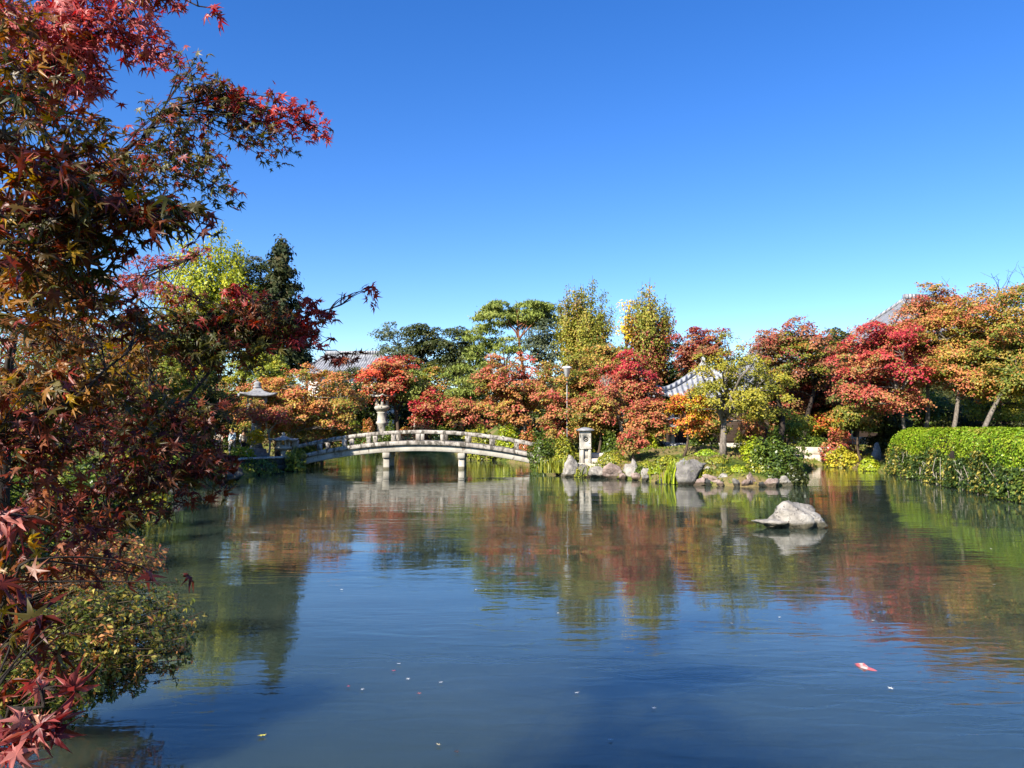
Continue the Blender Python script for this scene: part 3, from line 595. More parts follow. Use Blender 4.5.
# --- dark understorey between and behind the maples
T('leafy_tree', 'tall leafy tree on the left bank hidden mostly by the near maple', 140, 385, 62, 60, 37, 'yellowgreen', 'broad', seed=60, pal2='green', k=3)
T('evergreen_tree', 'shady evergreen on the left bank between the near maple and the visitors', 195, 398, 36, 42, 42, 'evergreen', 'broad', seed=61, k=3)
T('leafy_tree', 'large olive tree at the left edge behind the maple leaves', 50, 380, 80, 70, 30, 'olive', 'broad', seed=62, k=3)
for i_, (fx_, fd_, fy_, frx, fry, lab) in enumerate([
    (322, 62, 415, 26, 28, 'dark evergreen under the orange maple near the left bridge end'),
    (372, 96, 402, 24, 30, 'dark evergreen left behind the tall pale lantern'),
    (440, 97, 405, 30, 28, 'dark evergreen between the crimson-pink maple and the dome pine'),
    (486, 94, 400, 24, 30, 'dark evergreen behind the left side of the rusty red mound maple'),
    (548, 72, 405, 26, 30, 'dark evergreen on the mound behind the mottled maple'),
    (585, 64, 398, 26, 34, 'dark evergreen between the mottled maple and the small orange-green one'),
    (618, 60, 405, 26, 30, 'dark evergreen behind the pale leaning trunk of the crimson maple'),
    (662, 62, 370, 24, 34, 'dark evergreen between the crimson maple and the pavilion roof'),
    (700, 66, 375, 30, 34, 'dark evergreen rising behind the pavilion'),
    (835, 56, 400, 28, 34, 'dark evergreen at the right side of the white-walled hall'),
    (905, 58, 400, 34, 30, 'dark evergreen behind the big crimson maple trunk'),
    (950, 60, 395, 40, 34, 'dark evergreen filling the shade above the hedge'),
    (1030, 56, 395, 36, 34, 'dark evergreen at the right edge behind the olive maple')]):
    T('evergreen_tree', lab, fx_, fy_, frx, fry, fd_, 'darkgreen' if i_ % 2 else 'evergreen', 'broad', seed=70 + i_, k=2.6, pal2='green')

# ------------------------------------------------------------------ shrubs, hedge, reeds
def shrub(name, label, cx, top, hw, D, pal, size=.12, k=4.0, seed=1, clip=False, group=None, cat='shrub', flat=.9, base=None, mat='gloss_leaf'):
    rng = np.random.default_rng(seed * 131 + int(cx)); m = px_m(D); x = X_(cx, D); b = np.array([x, D, gz(x, D) - .05])
    b[2] = max(b[2], .02) if base is None else base
    h = max(.3, Z_(top, D) - b[2]); r = hw * m
    spx = size / m; nl = int(np.clip(k * PI * hw * (h / m) * .8 / (.4 * spx * spx), 250, 9000))
    root = empty(name, b, label, cat, group)
    d = unit(rng.normal(size=(nl, 3))); d[:, 2] = np.abs(d[:, 2])
    rad = (.93 + .07 * rng.random(nl)) if clip else (.6 + .4 * rng.random(nl) ** .6)
    ph = rng.random(6) * 6.28
    lump = 1 + (.05 if clip else .17) * (np.sin(d[:, 0] * 4 + ph[0]) * np.sin(d[:, 1] * 4 + ph[1]) + np.sin(d[:, 0] * 8 + d[:, 2] * 6 + ph[2]) * .6 + .5 * np.sin(d[:, 2] * 9 + ph[3]))
    P = d * (rad * lump)[:, None] * np.array([r, r * .85, h])
    ci = (np.floor(d[:, 0] * 4) * 7 + np.floor(d[:, 2] * 4) * 3 + np.floor(d[:, 1] * 4) + 40).astype(int)
    V, Q = leaf_quads(P, d + np.array([0, 0, .3]) + rng.normal(size=(nl, 3)) * (.3 if clip else .55), size, rng, .6)
    mesh('foliage', V, Q, mat=M[mat], parent=root, col=np.repeat(leaf_cols(pal, ci, 90, rng, .45), 4, 0))
    mb = MB()
    for i in range(9):
        e = unit(rng.normal(size=3)); e[2] = abs(e[2]) + .3
        e = unit(e) * np.array([r, r * .8, h]) * .8
        mb.tube(np.array([[0, 0, 0], e * .5 + rng.normal(size=3) * .04, e]), [.03, .02, .008], 4, cap=False)
    mb.build('stems', M['bark'], root)
    return root
S = shrub
EXTRA_STONES = []
S('azalea_bush', 'rounded yellow-green azalea bush above the brown shore rock', 612, 451, 15, 38.9, 'yellowgreen', .1, seed=1, clip=True)
S('azalea_bush', 'low yellow-green azalea spreading over the bank by the iris leaves', 664, 459, 17, 35.8, 'yellowgreen', .1, seed=2)
S('azalea_bush', 'small bright round azalea bush at the water edge under the leaning trunk', 737, 471, 10, 33.0, 'lime', .09, seed=3, clip=True)
S('azalea_bush', 'dull gold azalea bush between two shore rocks below the big shrub', 757, 462, 14, 33.2, 'yellowgreen', .09, seed=4)
S('garden_shrub', 'large bright green leafy shrub overhanging the right end of the shore', 774, 431, 28, 33.5, 'green', .15, seed=5, k=4)
S('garden_shrub', 'yellow-green shrub standing left against the large bright green shrub', 752, 436, 12, 35, 'lime', .14, seed=6)
S('garden_shrub', 'black-green shrub in the shade at the tip of the shore', 793, 466, 11, 32.6, 'darkgreen', .13, seed=7, k=5)
S('garden_shrub', 'golden yellow shrub at the foot of the pale wall', 842, 446, 19, 47.5, 'gold', .17, seed=8, k=4)
S('garden_shrub', 'small lime green bush by the pale rock at the end of the hedge', 868, 456, 11, 43.5, 'lime', .13, seed=9, clip=True)
S('garden_shrub', 'grey-green shrub on top of the pale wall', 812, 434, 17, 52, 'green', .16, seed=10, mat='leaf')
S('garden_shrub', 'green shrub covering the right end post of the bridge', 540, 429, 12, 43, 'green', .13, seed=11)
S('garden_shrub', 'yellow-green shrub left of the round-windowed lantern', 565, 436, 13, 41, 'yellowgreen', .12, seed=12)
S('garden_shrub', 'light green shrub right of the round-windowed lantern', 612, 432, 11, 42, 'green', .13, seed=13)
S('garden_shrub', 'yellow-green shrub in light right of the weeping maple', 650, 434, 10, 41, 'lime', .12, seed=14)
S('garden_shrub', 'vivid lime green shrub on the mound seen over the bridge', 508, 424, 14, 57, 'lime', .2, seed=15)
S('garden_shrub', 'yellowish shrub on the mound left of the vivid lime one', 482, 426, 13, 58, 'yellowgreen', .2, seed=16)
S('garden_shrub', 'orange-tinted shrub at the right foot of the mound', 527, 427, 12, 52, 'orange', .17, seed=17)
S('garden_shrub', 'dark green shrub crouching on top of the mound', 530, 419, 15, 62, 'darkgreen', .2, seed=18)
S('clipped_bush', 'flat-topped dry orange bush right behind the crest of the bridge', 411, 427, 17, 83.6, 'orange', .2, seed=19, clip=True)
S('garden_shrub', 'green shrub behind the bridge at the foot of the tall lantern', 391, 423, 8, 83.8, 'green', .2, seed=20)
S('garden_shrub', 'light green shrub behind the shaded left end of the bridge', 352, 421, 13, 84.5, 'yellowgreen', .2, seed=21)
S('garden_shrub', 'orange shrub left of the tall lantern base', 368, 420, 8, 84, 'orange', .2, seed=22)
S('garden_shrub', 'dark green shrub seen through the middle openings of the bridge rail', 447, 428, 16, 82.6, 'green', .25, seed=23)
S('garden_shrub', 'golden shrub seen through the right openings of the bridge rail', 470, 430, 12, 80.5, 'yellowgreen', .25, seed=24)
S('garden_shrub', 'dark shrub seen through the left openings of the bridge rail', 365, 430, 30, 83.2, 'green', .25, seed=25)
S('garden_shrub', 'low yellow-green bush at the feet of the visitors', 243, 446, 13, 44.5, 'lime', .14, seed=26)
S('garden_shrub', 'low coral-leaved bush on the left bank below the visitors', 214, 447, 12, 43, 'redorange', .14, seed=27)
S('garden_shrub', 'dark green bush hanging over the water before the left stone wall', 262, 458, 20, 40.5, 'green', .13, seed=28)
S('garden_shrub', 'dark bush on the left bank under the maple boughs', 170, 440, 30, 30, 'green', .12, seed=29)
S('garden_shrub', 'olive bush on the left bank nearer than the dark one', 130, 450, 40, 22, 'yellowgreen', .1, seed=30)
S('garden_shrub', 'dark glossy bush at the water edge behind the orange-leaved azalea', 95, 470, 45, 15.5, 'green', .08, seed=31)
S('garden_shrub', 'golden bush on the far bank right of the pale leaning trunk', 588, 440, 7, 43.5, 'yellowgreen', .12, seed=32)
S('garden_shrub', 'coral bush on the right far bank above the golden yellow shrub', 838, 432, 20, 50, 'redorange', .16, seed=33)
S('garden_shrub', 'shaded green shrub in the dark corner behind the lime green bush', 885, 436, 15, 47, 'darkgreen', .16, seed=34)


T('dead_tree', 'pale bare trunk leaning left with one side branch above the weeping maple', 607, 380, 7, 7, 42.6, None, 'bare', base=628, seed=88, bark='bark_pale', trunk_r=.08)
S('garden_shrub', 'dark green shrub under the orange maple on the left bank lawn', 300, 432, 22, 53, 'green', .16, seed=50, mat='leaf')
S('garden_shrub', 'dark green shrub behind the visitors on the left bank', 232, 430, 26, 54, 'green', .16, seed=51, mat='leaf')
S('garden_shrub', 'dark green shrub left of the visitors under the pinkish maple', 196, 432, 20, 49, 'darkgreen', .15, seed=52, mat='leaf')
S('garden_shrub', 'olive shrub on the left bank below the edge of the near maple', 55, 430, 60, 17, 'olive', .09, seed=53)
S('garden_shrub', 'dark green shrub at the left edge behind the near maple leaves', -10, 440, 70, 12, 'green', .08, seed=54)
S('garden_shrub', 'green leafy shrub in front of the pavilion wall behind the yellow maple', 702, 432, 16, 42, 'green', .13, seed=55)
S('garden_shrub', 'yellow-green shrub behind the dark trunk of the garden tree', 748, 428, 14, 41, 'yellowgreen', .13, seed=56)
S('garden_shrub', 'low dark shrub beside the lantern among red leaves', 656, 438, 12, 43, 'darkgreen', .13, seed=57)
S('garden_shrub', 'mossy low shrub on the bank above the tan flat rock', 716, 466, 12, 34.5, 'yellowgreen', .08, seed=58, clip=True)
S('garden_shrub', 'low golden green shrub beside the pale upright pointed rock', 646, 468, 9, 36.8, 'yellowgreen', .08, seed=59, clip=True)
# short grass and moss plants on the banks
rng = np.random.default_rng(41)
ng = 90000; qx = rng.uniform(-22, 26, ng); qy = rng.uniform(8, 64, ng); sd = shore_sd(qx, qy)
kp = (sd > .05) & (sd < 9) & (rng.random(ng) < .35 + .65 * (np.sin(qx * .9 + 1) * np.sin(qy * .8) > -.2)); qx, qy = qx[kp], qy[kp]
P = np.stack([qx, qy, ground_z(qx, qy) + .05], 1); kk = len(P)
V, Q = leaf_quads(P, np.array([0, -.5, .6]) + rng.normal(size=(kk, 3)) * .5, .16, rng, .5, np.array([0, 0, 1.]) + rng.normal(size=(kk, 3)) * .5)
gr = mesh('grass', V, Q, mat=M['leaf'], col=np.repeat(leaf_cols('moss', ((qx * .8).astype(int) * 7 + (qy * .8).astype(int)) % 200, 200, rng, .55), 4, 0))
tag(gr, kind='stuff')


T('leafy_tree', 'olive tree on the left bank just beyond the tip of the lower maple bough', 188, 336, 30, 32, 38.5, 'olive', 'broad', seed=90, pal2='green', k=3)
S('garden_shrub', 'dark shrub by the left end of the bridge under the orange maple', 305, 436, 13, 46.5, 'green', .13, seed=60)
S('garden_shrub', 'olive shrub growing over the dark stone wall beside the broad lantern', 297, 446, 11, 43.2, 'yellowgreen', .12, seed=61)
S('garden_shrub', 'green shrub on the slope under the mottled maple', 550, 428, 15, 49, 'green', .15, seed=62)
S('garden_shrub', 'yellow-green shrub on the slope behind the round-windowed lantern', 590, 430, 16, 47, 'yellowgreen', .14, seed=63)
S('garden_shrub', 'dark green shrub on the lawn behind the weeping maple', 630, 430, 16, 45.5, 'green', .14, seed=64)
S('azalea_bush', 'clipped azalea mound on the lawn left of the tiny mushroom lantern', 668, 455, 11, 36.5, 'yellowgreen', .09, seed=65, clip=True)
S('azalea_bush', 'clipped golden azalea mound at the foot of the gnarled garden tree', 706, 455, 12, 36.3, 'hedge', .09, seed=66, clip=True)
S('azalea_bush', 'low olive azalea hugging the water edge right of the tan flat rock', 724, 474, 10, 32.9, 'yellowgreen', .08, seed=67)
rs_ = np.random.default_rng(8)
for i in range(19):
    px_ = 556 + 236 * (i + 1.0 * rs_.random()) / 19
    wy_ = float(np.interp(px_, [551, 566, 600, 640, 668, 700, 745, 778, 798], [473, 475.5, 477, 480, 483, 485, 486.5, 486, 482])) + .4
    D_ = CAM_H * F_PX / (wy_ - HOR) + .25 + .5 * rs_.random()
    EXTRA_STONES.append((px_, wy_, D_, 6 + 9 * rs_.random(), 4 + 6 * rs_.random(), ['rock_grey', 'rock_brown', 'rock_dark', 'rock_pale'][int(rs_.integers(0, 4))], 300 + i))


for i_, (px_, tp_, hw_, d_, pl_, lab_) in enumerate([
    (580, 468, 6, 37.9, 'yellowgreen', 'tiny fern-like bush in front of the big white-grey boulder'),
    (622, 470, 6, 36.6, 'yellowgreen', 'tiny yellow-green bush between the brown-violet boulder and the pointed one'),
    (640, 471, 7, 36.2, 'green', 'small green bush right of the pale upright pointed boulder'),
    (655, 473, 8, 35.4, 'lime', 'small bright bush left of the iris leaves at the water edge'),
    (706, 477, 6, 33.0, 'yellowgreen', 'tiny olive bush tucked against the right side of the large grey boulder'),
    (768, 472, 9, 32.5, 'green', 'small green bush draped over the stones below the large overhanging shrub')]):
    S('shore_bush', lab_, px_, tp_, hw_, d_, pl_, .075, seed=120 + i_)


T('maple_tree', 'small orange-olive maple filling the space behind the gnarled garden tree', 706, 418, 20, 16, 41.5, 'oliveorange', 'maple', seed=101, k=3.5)
T('leafy_tree', 'small bright green tree behind the large overhanging shrub', 792, 425, 20, 14, 40.5, 'yellowgreen', 'broad', base=786, seed=102, k=3)
T('maple_tree', 'low dull red maple between the two sparse garden trees and the white gable', 788, 404, 18, 14, 54, 'brownred', 'maple', seed=103, k=3.5)
T('leafy_tree', 'olive green tree under the crimson and mottled maples on the mound', 566, 420, 18, 13, 50, 'olive', 'broad', seed=104, k=3.5)
T('leafy_tree', 'green leafy tree behind the trunks at the right part of the hedge', 1000, 402, 30, 16, 45, 'yellowgreen', 'broad', seed=105, k=3)
T('leafy_tree', 'green leafy tree behind the trunks at the left part of the hedge', 925, 405, 26, 15, 49, 'green', 'broad', seed=106, k=3)

# the clipped hedge along the right bank
rng = np.random.default_rng(77)
hp = np.array([W_(886, 472.5), W_(915, 478.5), W_(945, 485), W_(975, 491.5), W_(1010, 500), (16.3, 21), (15.9, 14)])
hp = hp + np.array([-.35, -.1])
seg = np.linalg.norm(np.diff(hp, axis=0), axis=1); cum = np.concatenate([[0], np.cumsum(seg)])
def hpath(s): return np.stack([np.interp(s, cum, hp[:, 0]), np.interp(s, cum, hp[:, 1])], -1)
def hnorm(s):
    d = hpath(s + .3) - hpath(s - .3); d /= np.linalg.norm(d, axis=-1, keepdims=True) + 1e-9
    return np.stack([d[..., 1], -d[..., 0]], -1)           # left-hand side = towards the water
hb = hpath(np.array([cum[-1] * .4]))[0]
hedge = empty('clipped_hedge', (hb[0], hb[1], .1), 'long bright yellow-green clipped hedge along the right shore', 'hedge')
ho = np.array([hb[0], hb[1], .1])
HT, HD = 2.22, 3.4
nh = 110000
s = rng.random(nh) * cum[-1]; prof = rng.random(nh)
sgn = -1.0
# cross-section: front face rises with a slight lean, rounds over, then the flat top runs back
L1, L2, L3 = HT - .7, .9, HD - .8
u = prof * (L1 + L2 + L3)
ang = np.clip((u - L1) / L2, 0, 1) * PI / 2
depth = np.where(u < L1, .55 - .22 * u / L1, .33 + .6 * (1 - np.cos(ang)) + np.maximum(0, u - L1 - L2)) 
zz = np.where(u < L1, .25 + u, .25 + L1 + .55 * np.sin(ang))
s_cut = float(np.interp(485, [472.5, 478.5, 485, 491.5, 500], cum[:5])) - .6
lum = .07 * np.sin(s * 1.7) * np.sin(zz * 2.1) + .05 * np.sin(s * 3.9 + zz * 3) + .03 * np.sin(s * 7.3 + depth * 5) - .6 * np.exp(-((s - s_cut - .25 * np.sin(zz * 1.6)) / .6) ** 2) * np.clip(zz - .5, 0, 1)
endr = np.clip(s / 1.6, 0, 1); endr = np.sqrt(1 - (1 - endr) ** 2)
P2 = hpath(s); nn = hnorm(s)
test = hpath(np.array([5.0]))[0] + hnorm(np.array([5.0]))[0] * .8
inward = -1.0 if shore_sd(np.array([test[0]]), np.array([test[1]]))[0] < 0 else 1.0      # which side is land
nn = nn * inward
dd = depth - lum + rng.normal(size=nh) * .04
P = np.stack([P2[:, 0] + nn[:, 0] * dd, P2[:, 1] + nn[:, 1] * dd, zz * (.55 + .45 * endr) + lum * .5 + rng.normal(size=nh) * .03], 1)
Nn = np.stack([-nn[:, 0] * np.cos(ang), -nn[:, 1] * np.cos(ang), np.sin(ang) + .25], 1) + rng.normal(size=(nh, 3)) * .38
keepm = (zz > 1.0 + .3 * np.sin(s * 1.1) + .2 * np.sin(s * 2.9)) | (rng.random(nh) < .12)
ci = (np.floor(s * 1.2) * 5 + np.floor(u * 1.5)).astype(int) % 200
V, Q = leaf_quads(P[keepm] - ho, Nn[keepm], .088, rng, .6)
mesh('foliage', V, Q, mat=M['gloss_leaf'], parent=hedge, col=np.repeat(leaf_cols('hedge', ci, 200, rng, .35)[keepm], 4, 0))
mb = MB(); ss = np.linspace(.4, cum[-1], 30); a2 = hpath(ss); n2 = hnorm(ss) * inward
ring = [(.75, .0), (.6, 1.2), (.95, HT - .45), (HD - .3, HT - .35), (HD - .3, .3)]
VV = np.array([[(a2[i, 0] + n2[i, 0] * d_ - ho[0], a2[i, 1] + n2[i, 1] * d_ - ho[1], (z_ - ho[2]) * (.8 if i == 0 else 1)) for d_, z_ in ring] for i in range(30)]).reshape(-1, 3)
qq = [(i * 5 + k, i * 5 + (k + 1) % 5, i * 5 + 5 + (k + 1) % 5, i * 5 + 5 + k) for i in range(29) for k in range(5)]
mb.add(VV, qq, [(0, 1, 2), (0, 2, 3), (0, 3, 4)]).build('stems', M['bark_dark'], hedge)  # solid dark slab, not stems, as the opaque shaded inside of the hedge
# the wild skirt of ivy below it
iv = empty('ivy', (hb[0], hb[1], .05), 'dark mixed ivy and pale dead stems trailing from the hedge foot to the water', 'ivy')
ni = 26000; s = rng.random(ni) * cum[-1]; z = rng.random(ni) ** .9 * (1.25 + .25 * np.sin(s * 1.1))
P2 = hpath(s); nn = hnorm(s) * inward
dd = .38 - .30 * np.exp(-z * 1.2) * rng.random(ni) - .32 * rng.random(ni) ** 2 * np.exp(-z) + .12 * np.sin(s * 2.3) + .08 * np.sin(s * 5.1 + z * 4)
P = np.stack([P2[:, 0] + nn[:, 0] * dd, P2[:, 1] + nn[:, 1] * dd, .04 + z], 1)
V, Q = leaf_quads(P - np.array([hb[0], hb[1], .05]), np.stack([-nn[:, 0], -nn[:, 1], np.full(ni, .45)], 1) + rng.normal(size=(ni, 3)) * .5, .12, rng, .75)
mesh('foliage', V, Q, mat=M['gloss_leaf'], parent=iv, col=np.repeat(leaf_cols('ivy', (s * 2.3).astype(int) % 99, 99, rng, .4), 4, 0))
mb = MB()
for i in range(170):
    s0 = np.array([rng.random() * cum[-1]]); p0 = hpath(s0)[0]; n0 = hnorm(s0)[0] * inward
    o0 = np.array([p0[0] + n0[0] * (.15 + .2 * rng.random()) - hb[0], p0[1] + n0[1] * .2 - hb[1], 0])
    zt = .3 + .9 * rng.random()
    mb.tube(o0 + np.array([[0, 0, -.1], [rng.normal() * .08, rng.normal() * .08, zt * .5], [rng.normal() * .15, rng.normal() * .15, zt]]), [.018, .014, .008], 4, cap=False)
mb.build('stems', M['bark_pale'], iv)

def blades(name, label, cx, by, D, n, h, spread, pal, seed=1, cat='reeds', basez=None):
    rng = np.random.default_rng(seed); x = X_(cx, D); b = np.array([x, D, max(gz(x, D), .0) if basez is None else basez]); 
    V = []; Q = []; cols = []
    for i in range(n):
        o = np.array([rng.normal() * spread, rng.normal() * spread * .5, 0]); a = rng.random() * 2 * PI; lean = .12 + .5 * rng.random(); L = h * (.6 + .5 * rng.random())
        d = np.array([math.cos(a), math.sin(a), 0]); sd = np.array([-d[1], d[0], 0]) * .022 * (.7 + .6 * rng.random())
        c = pick(pal, 1, rng)[0] * (.7 + .6 * rng.random())
        st = len(V)
        for t, wd in ((0, 1), (.4, 1), (.75, .7), (1, .1)):
            pp = o + d * lean * L * t ** 2 + np.array([0, 0, L * (t - .25 * lean * t * t)])
            V += [pp - sd * wd, pp + sd * wd]; cols += [c, c]
        for k_ in range(3): Q.append((st + 2 * k_, st + 2 * k_ + 1, st + 2 * k_ + 3, st + 2 * k_ + 2))
    o = mesh(name, np.array(V), np.array(Q), mat=M['gloss_leaf'], col=np.array(cols)); o.location = b
    return tag(o, label, cat)
blades('iris_clump', 'clump of bright green sword leaves beside the large grey shore rock', 677, 483, 33.3, 150, 1.15, .38, 'lime', 3, 'plant', .02)
blades('grass_tuft', 'long green and tawny grass drooping by the right foot of the bridge', 556, 474, 39.8, 190, .85, .42, 'yellowgreen', 4, 'grass', .1)
blades('grass_tuft', 'sparse grass growing between the pale boulder and the low pale rock', 590, 474, 38.0, 120, .6, .4, 'yellowgreen', 5, 'grass', .1)
blades('grass_tuft', 'short tuft of grass at the far right tip of the shore', 785, 485, 32.6, 100, .5, .35, 'green', 6, 'grass', .05)

# ------------------------------------------------------------------ rocks
def rock(name, label, px, wy, D, wpx, hpx, mat, seed, dy=None, group=None, rz=None, flat=0, cuts=22, parent=None):
    if 30 < D < 40: D -= .3; wpx *= 1.1; hpx *= 1.05
    rng = np.random.default_rng(seed); m = px_m(D); wd, h = wpx * m, hpx * m
    bm = bmesh.new(); bmesh.ops.create_icosphere(bm, subdivisions=4, radius=1)
    V = np.array([v.co[:] for v in bm.verts]); Fc = np.array([[v.index for v in f.verts] for f in bm.faces]); bm.free()
    for _ in range(cuts):
        d = unit(rng.normal(size=3)); lim = (.42 if cuts > 15 else .6) + .42 * rng.random(); pr_ = V @ d; over = pr_ > lim
        V[over] -= np.outer((pr_[over] - lim) * .92, d)
    for f_, a_ in ((2.3, .12), (5.1, .07), (11, .05), (23, .03)):
        ph = rng.random((3, 3)) * 6; V *= 1 + a_ * (np.sin(V @ np.array([f_, 0, f_ * .6]) + ph[0, 0]) + np.sin(V @ np.array([0, f_, -f_ * .5]) + ph[1, 0]) + np.sin(V @ np.array([f_ * .5, f_ * .5, f_]) + ph[2, 0]))[:, None] / 2
    from mathutils import noise as mn_
    so_ = rng.random(3) * 50
    for i_ in range(len(V)):
        p_ = Vector(V[i_] * 1.9 + so_); V[i_] *= 1 + .20 * mn_.fractal(p_, .9, 2.1, 5) - .10 * abs(mn_.noise(p_ * 1.7))
    mn, mxv = V.min(0), V.max(0); V = (V - (mn + mxv) / 2) / (mxv - mn)
    V *= np.array([wd, dy or wd * .75, h * 1.35]); V[:, 2] += h * 1.35 / 2 - h * .35
    o = mesh(name, V, tris=Fc, mat=M[mat]); o.location = (X_(px, D), D, Z_(wy, D)); o.rotation_euler = (0, 0, 0 if rz is None else rz)
    return tag(o, label, 'rock', group)
Rk = rock
Rk('boulder', 'pale humped boulder standing alone in the open water', 793, 526, 18.9, 52, 26, 'rock_pale', 14, dy=1.0, cuts=11)
Rk('flat_rock', 'low flat slab of rock at the left foot of the lone water boulder', 772, 526, 18.7, 40, 8.5, 'rock_pale', 12, dy=.75)
Rk('small_rock', 'small pale block at the right foot of the lone water boulder', 814, 525.5, 18.75, 20, 11, 'rock_pale', 13, dy=.45)
Rk('boulder', 'big pale white-grey boulder left of the lantern steps at the water edge', 571, 475.5, 38.6, 19, 20, 'rock_pale', 21)
Rk('boulder', 'small pale rock squeezed right of the big white-grey boulder', 583, 476, 38.2, 9, 12, 'rock_grey', 22)
Rk('flat_rock', 'long low cream rock under the lantern steps', 598, 477, 37.6, 18, 11, 'rock_pale', 23)
Rk('boulder', 'rounded brown-violet boulder under the azalea bush', 611, 478, 37, 18, 15, 'rock_brown', 24)
Rk('boulder', 'upright pale pointed boulder right of the brown-violet one', 630, 478.5, 36.8, 16, 19, 'rock_pale', 25)
Rk('small_rock', 'small pale rock under the spreading azalea', 645, 480, 36, 9, 12, 'rock_pale', 26)
Rk('small_rock', 'row end stone, brownish and low, left of the iris leaves', 656, 481, 35.4, 13, 6, 'rock_brown', 27)
Rk('boulder', 'large grey fissured boulder beside the iris leaves', 690, 484, 33.4, 30, 24, 'rock_grey', 28)
Rk('flat_rock', 'low tan flat rock right of the large grey boulder', 712, 485, 32.9, 20, 11, 'rock_brown', 29)
Rk('small_rock', 'small white stone on the moss above the low tan rock', 707, 472, 34, 9, 6, 'rock_pale', 30)
Rk('small_rock', 'tan stone at the water edge right of the small round azalea', 749, 486, 32.3, 11, 14, 'rock_brown', 31)
Rk('small_rock', 'dark stone under the big green shrub at the tip of the shore', 770, 486, 32.2, 14, 8, 'rock_dark', 32)
Rk('flat_rock', 'pale flat stone on the moss right of the small white stone', 722, 478, 33, 14, 6, 'rock_pale', 33)
Rk('boulder', 'pale standing rock wedged between the lime bush and the hedge', 875, 469, 44.8, 12, 27, 'rock_pale', 34)
Rk('boulder', 'dark rock at the foot of the shaded left bank', 258, 473, 40.5, 26, 13, 'rock_dark', 35)
Rk('boulder', 'dark rock with a lit top on the left bank beyond the azaleas', 232, 480, 34.5, 24, 14, 'rock_dark', 36)
Rk('boulder', 'mossy dark rock at the left water edge below the maple boughs', 170, 495, 27.6, 36, 16, 'rock_dark', 37)
Rk('small_rock', 'grey stone at the lip of the water below the left stone wall', 294, 470, 43.4, 18, 3, 'rock_grey', 40)
for q_ in EXTRA_STONES:
    rock('shore_stone', 'small stone in the packed row along the water edge of the middle shore', *q_, group='small stones packed along the middle shore')
# stone steps by the lantern
st = empty('stone_steps', (X_(596, 39.2), 39.2, .25), 'pale stone steps going down to the water beside the round-windowed lantern', 'steps')
for i in range(3):
    MB().box((0, .55 * i, .05 + .26 * i), (1.35 - .1 * i, .62, .28), .05, bev=.03).build('step', M['earth_wall'], st)
# pale wall on the far right shore, dark revetment on the left
def wall_run(name, label, pts, h, th, mat, cat='wall', cap=None):
    pts = np.array(pts); c = pts.mean(0); root = empty(name, (c[0], c[1], 0), label, cat); rng = np.random.default_rng(len(label))
    mb = MB()
    for a, b in zip(pts[:-1], pts[1:]):
        L = np.linalg.norm(b - a); ang = math.atan2(b[1] - a[1], b[0] - a[0]); zc = -.3
        rows = 3
        for r in range(rows):
            x = 0.; hh = (h + .3) / rows
            while x < L - .05:
                bl = min(L - x, .5 + .6 * rng.random()); mid = a + (b - a) * (x + bl / 2) / L
                mb.box((mid[0] - c[0], mid[1] - c[1], zc + r * hh), (bl - .015, th + rng.normal() * .03, hh - .015), ang, bev=.03); x += bl
    mb.build('stonework', M[mat], root)
    if cap:
        mc = MB()
        for a, b in zip(pts[:-1], pts[1:]):
            L = np.linalg.norm(b - a); mid = (a + b) / 2 - c; mc.box((mid[0], mid[1], h), (L - .03, th + .18, .1), math.atan2(b[1] - a[1], b[0] - a[0]), bev=.02)
        mc.build('coping', M[cap], root)
    return root
wall_run('stone_wall', 'low pale stone wall rising straight from the water on the far right shore', [W_(794, 463.5), W_(814, 464), W_(834, 465)], 1.15, .4, 'earth_wall')
wall_run('stone_wall', 'dark shaded stone wall with flat coping at the left end of the bridge', [(-14.6, 40.6), (-13.4, 42.6), (-12.3, 43.9)], .72, .5, 'rock_dark', cap='stone')
wall_run('stone_wall', 'short stone footing under the right end of the bridge', [(1.5, 43.7), (2.4, 43.1)], .62, .5, 'earth_wall')

# ------------------------------------------------------------------ the arched stone bridge
BY, XL, XR, XC = 45.0, -12.9, 2.0, -5.4
def arch(x, ztop): return ztop - .70 * (np.abs(x - XC) / 6.45) ** 2
br = empty('stone_bridge', (XC, BY + 1.1, 0), 'low arched stone bridge with open stone railings across the pond', 'bridge')
bo = np.array([XC, BY + 1.1, 0])
def sweep(x0, x1, yc, th, ztop, h, n=29, wob=0):
    xs = np.linspace(x0, x1, n); zt = arch(xs, ztop); V = []; b = min(.03, h * .25)
    for x, z in zip(xs, zt):
        V += [(x, yc - th / 2 + b, z), (x, yc + th / 2 - b, z), (x, yc + th / 2, z - b), (x, yc + th / 2, z - h + b), (x, yc + th / 2 - b, z - h), (x, yc - th / 2 + b, z - h), (x, yc - th / 2, z - h + b), (x, yc - th / 2, z - b)]
    V = np.array(V) - bo; q = []
    for i in range(n - 1):
        for k in range(8): q.append((i * 8 + k, i * 8 + (k + 1) % 8, i * 8 + 8 + (k + 1) % 8, i * 8 + 8 + k))
    e = (n - 1) * 8
    for s0 in (0, e): q += [(s0, s0 + 1, s0 + 2, s0 + 7), (s0 + 2, s0 + 3, s0 + 6, s0 + 7), (s0 + 3, s0 + 4, s0 + 5, s0 + 6)]
    return V, q
def sw(name, mat, *a, **k):
    V, q = sweep(*a, **k); return mesh(name, V, q, mat=M[mat], parent=br)
sw('deck', 'stone_rail', XL, XR, BY + 1.1, 2.45, 1.66, .24)
for yc in (BY + .22, BY + 1.98): sw('girder', 'stone_beam', XL, XR, yc, .34, 1.415, .37)
px_posts = [-13.0 + 1.43 * 1.0 * i for i in range(11)]
xs = np.linspace(XL + .25, XR - .3, 11)
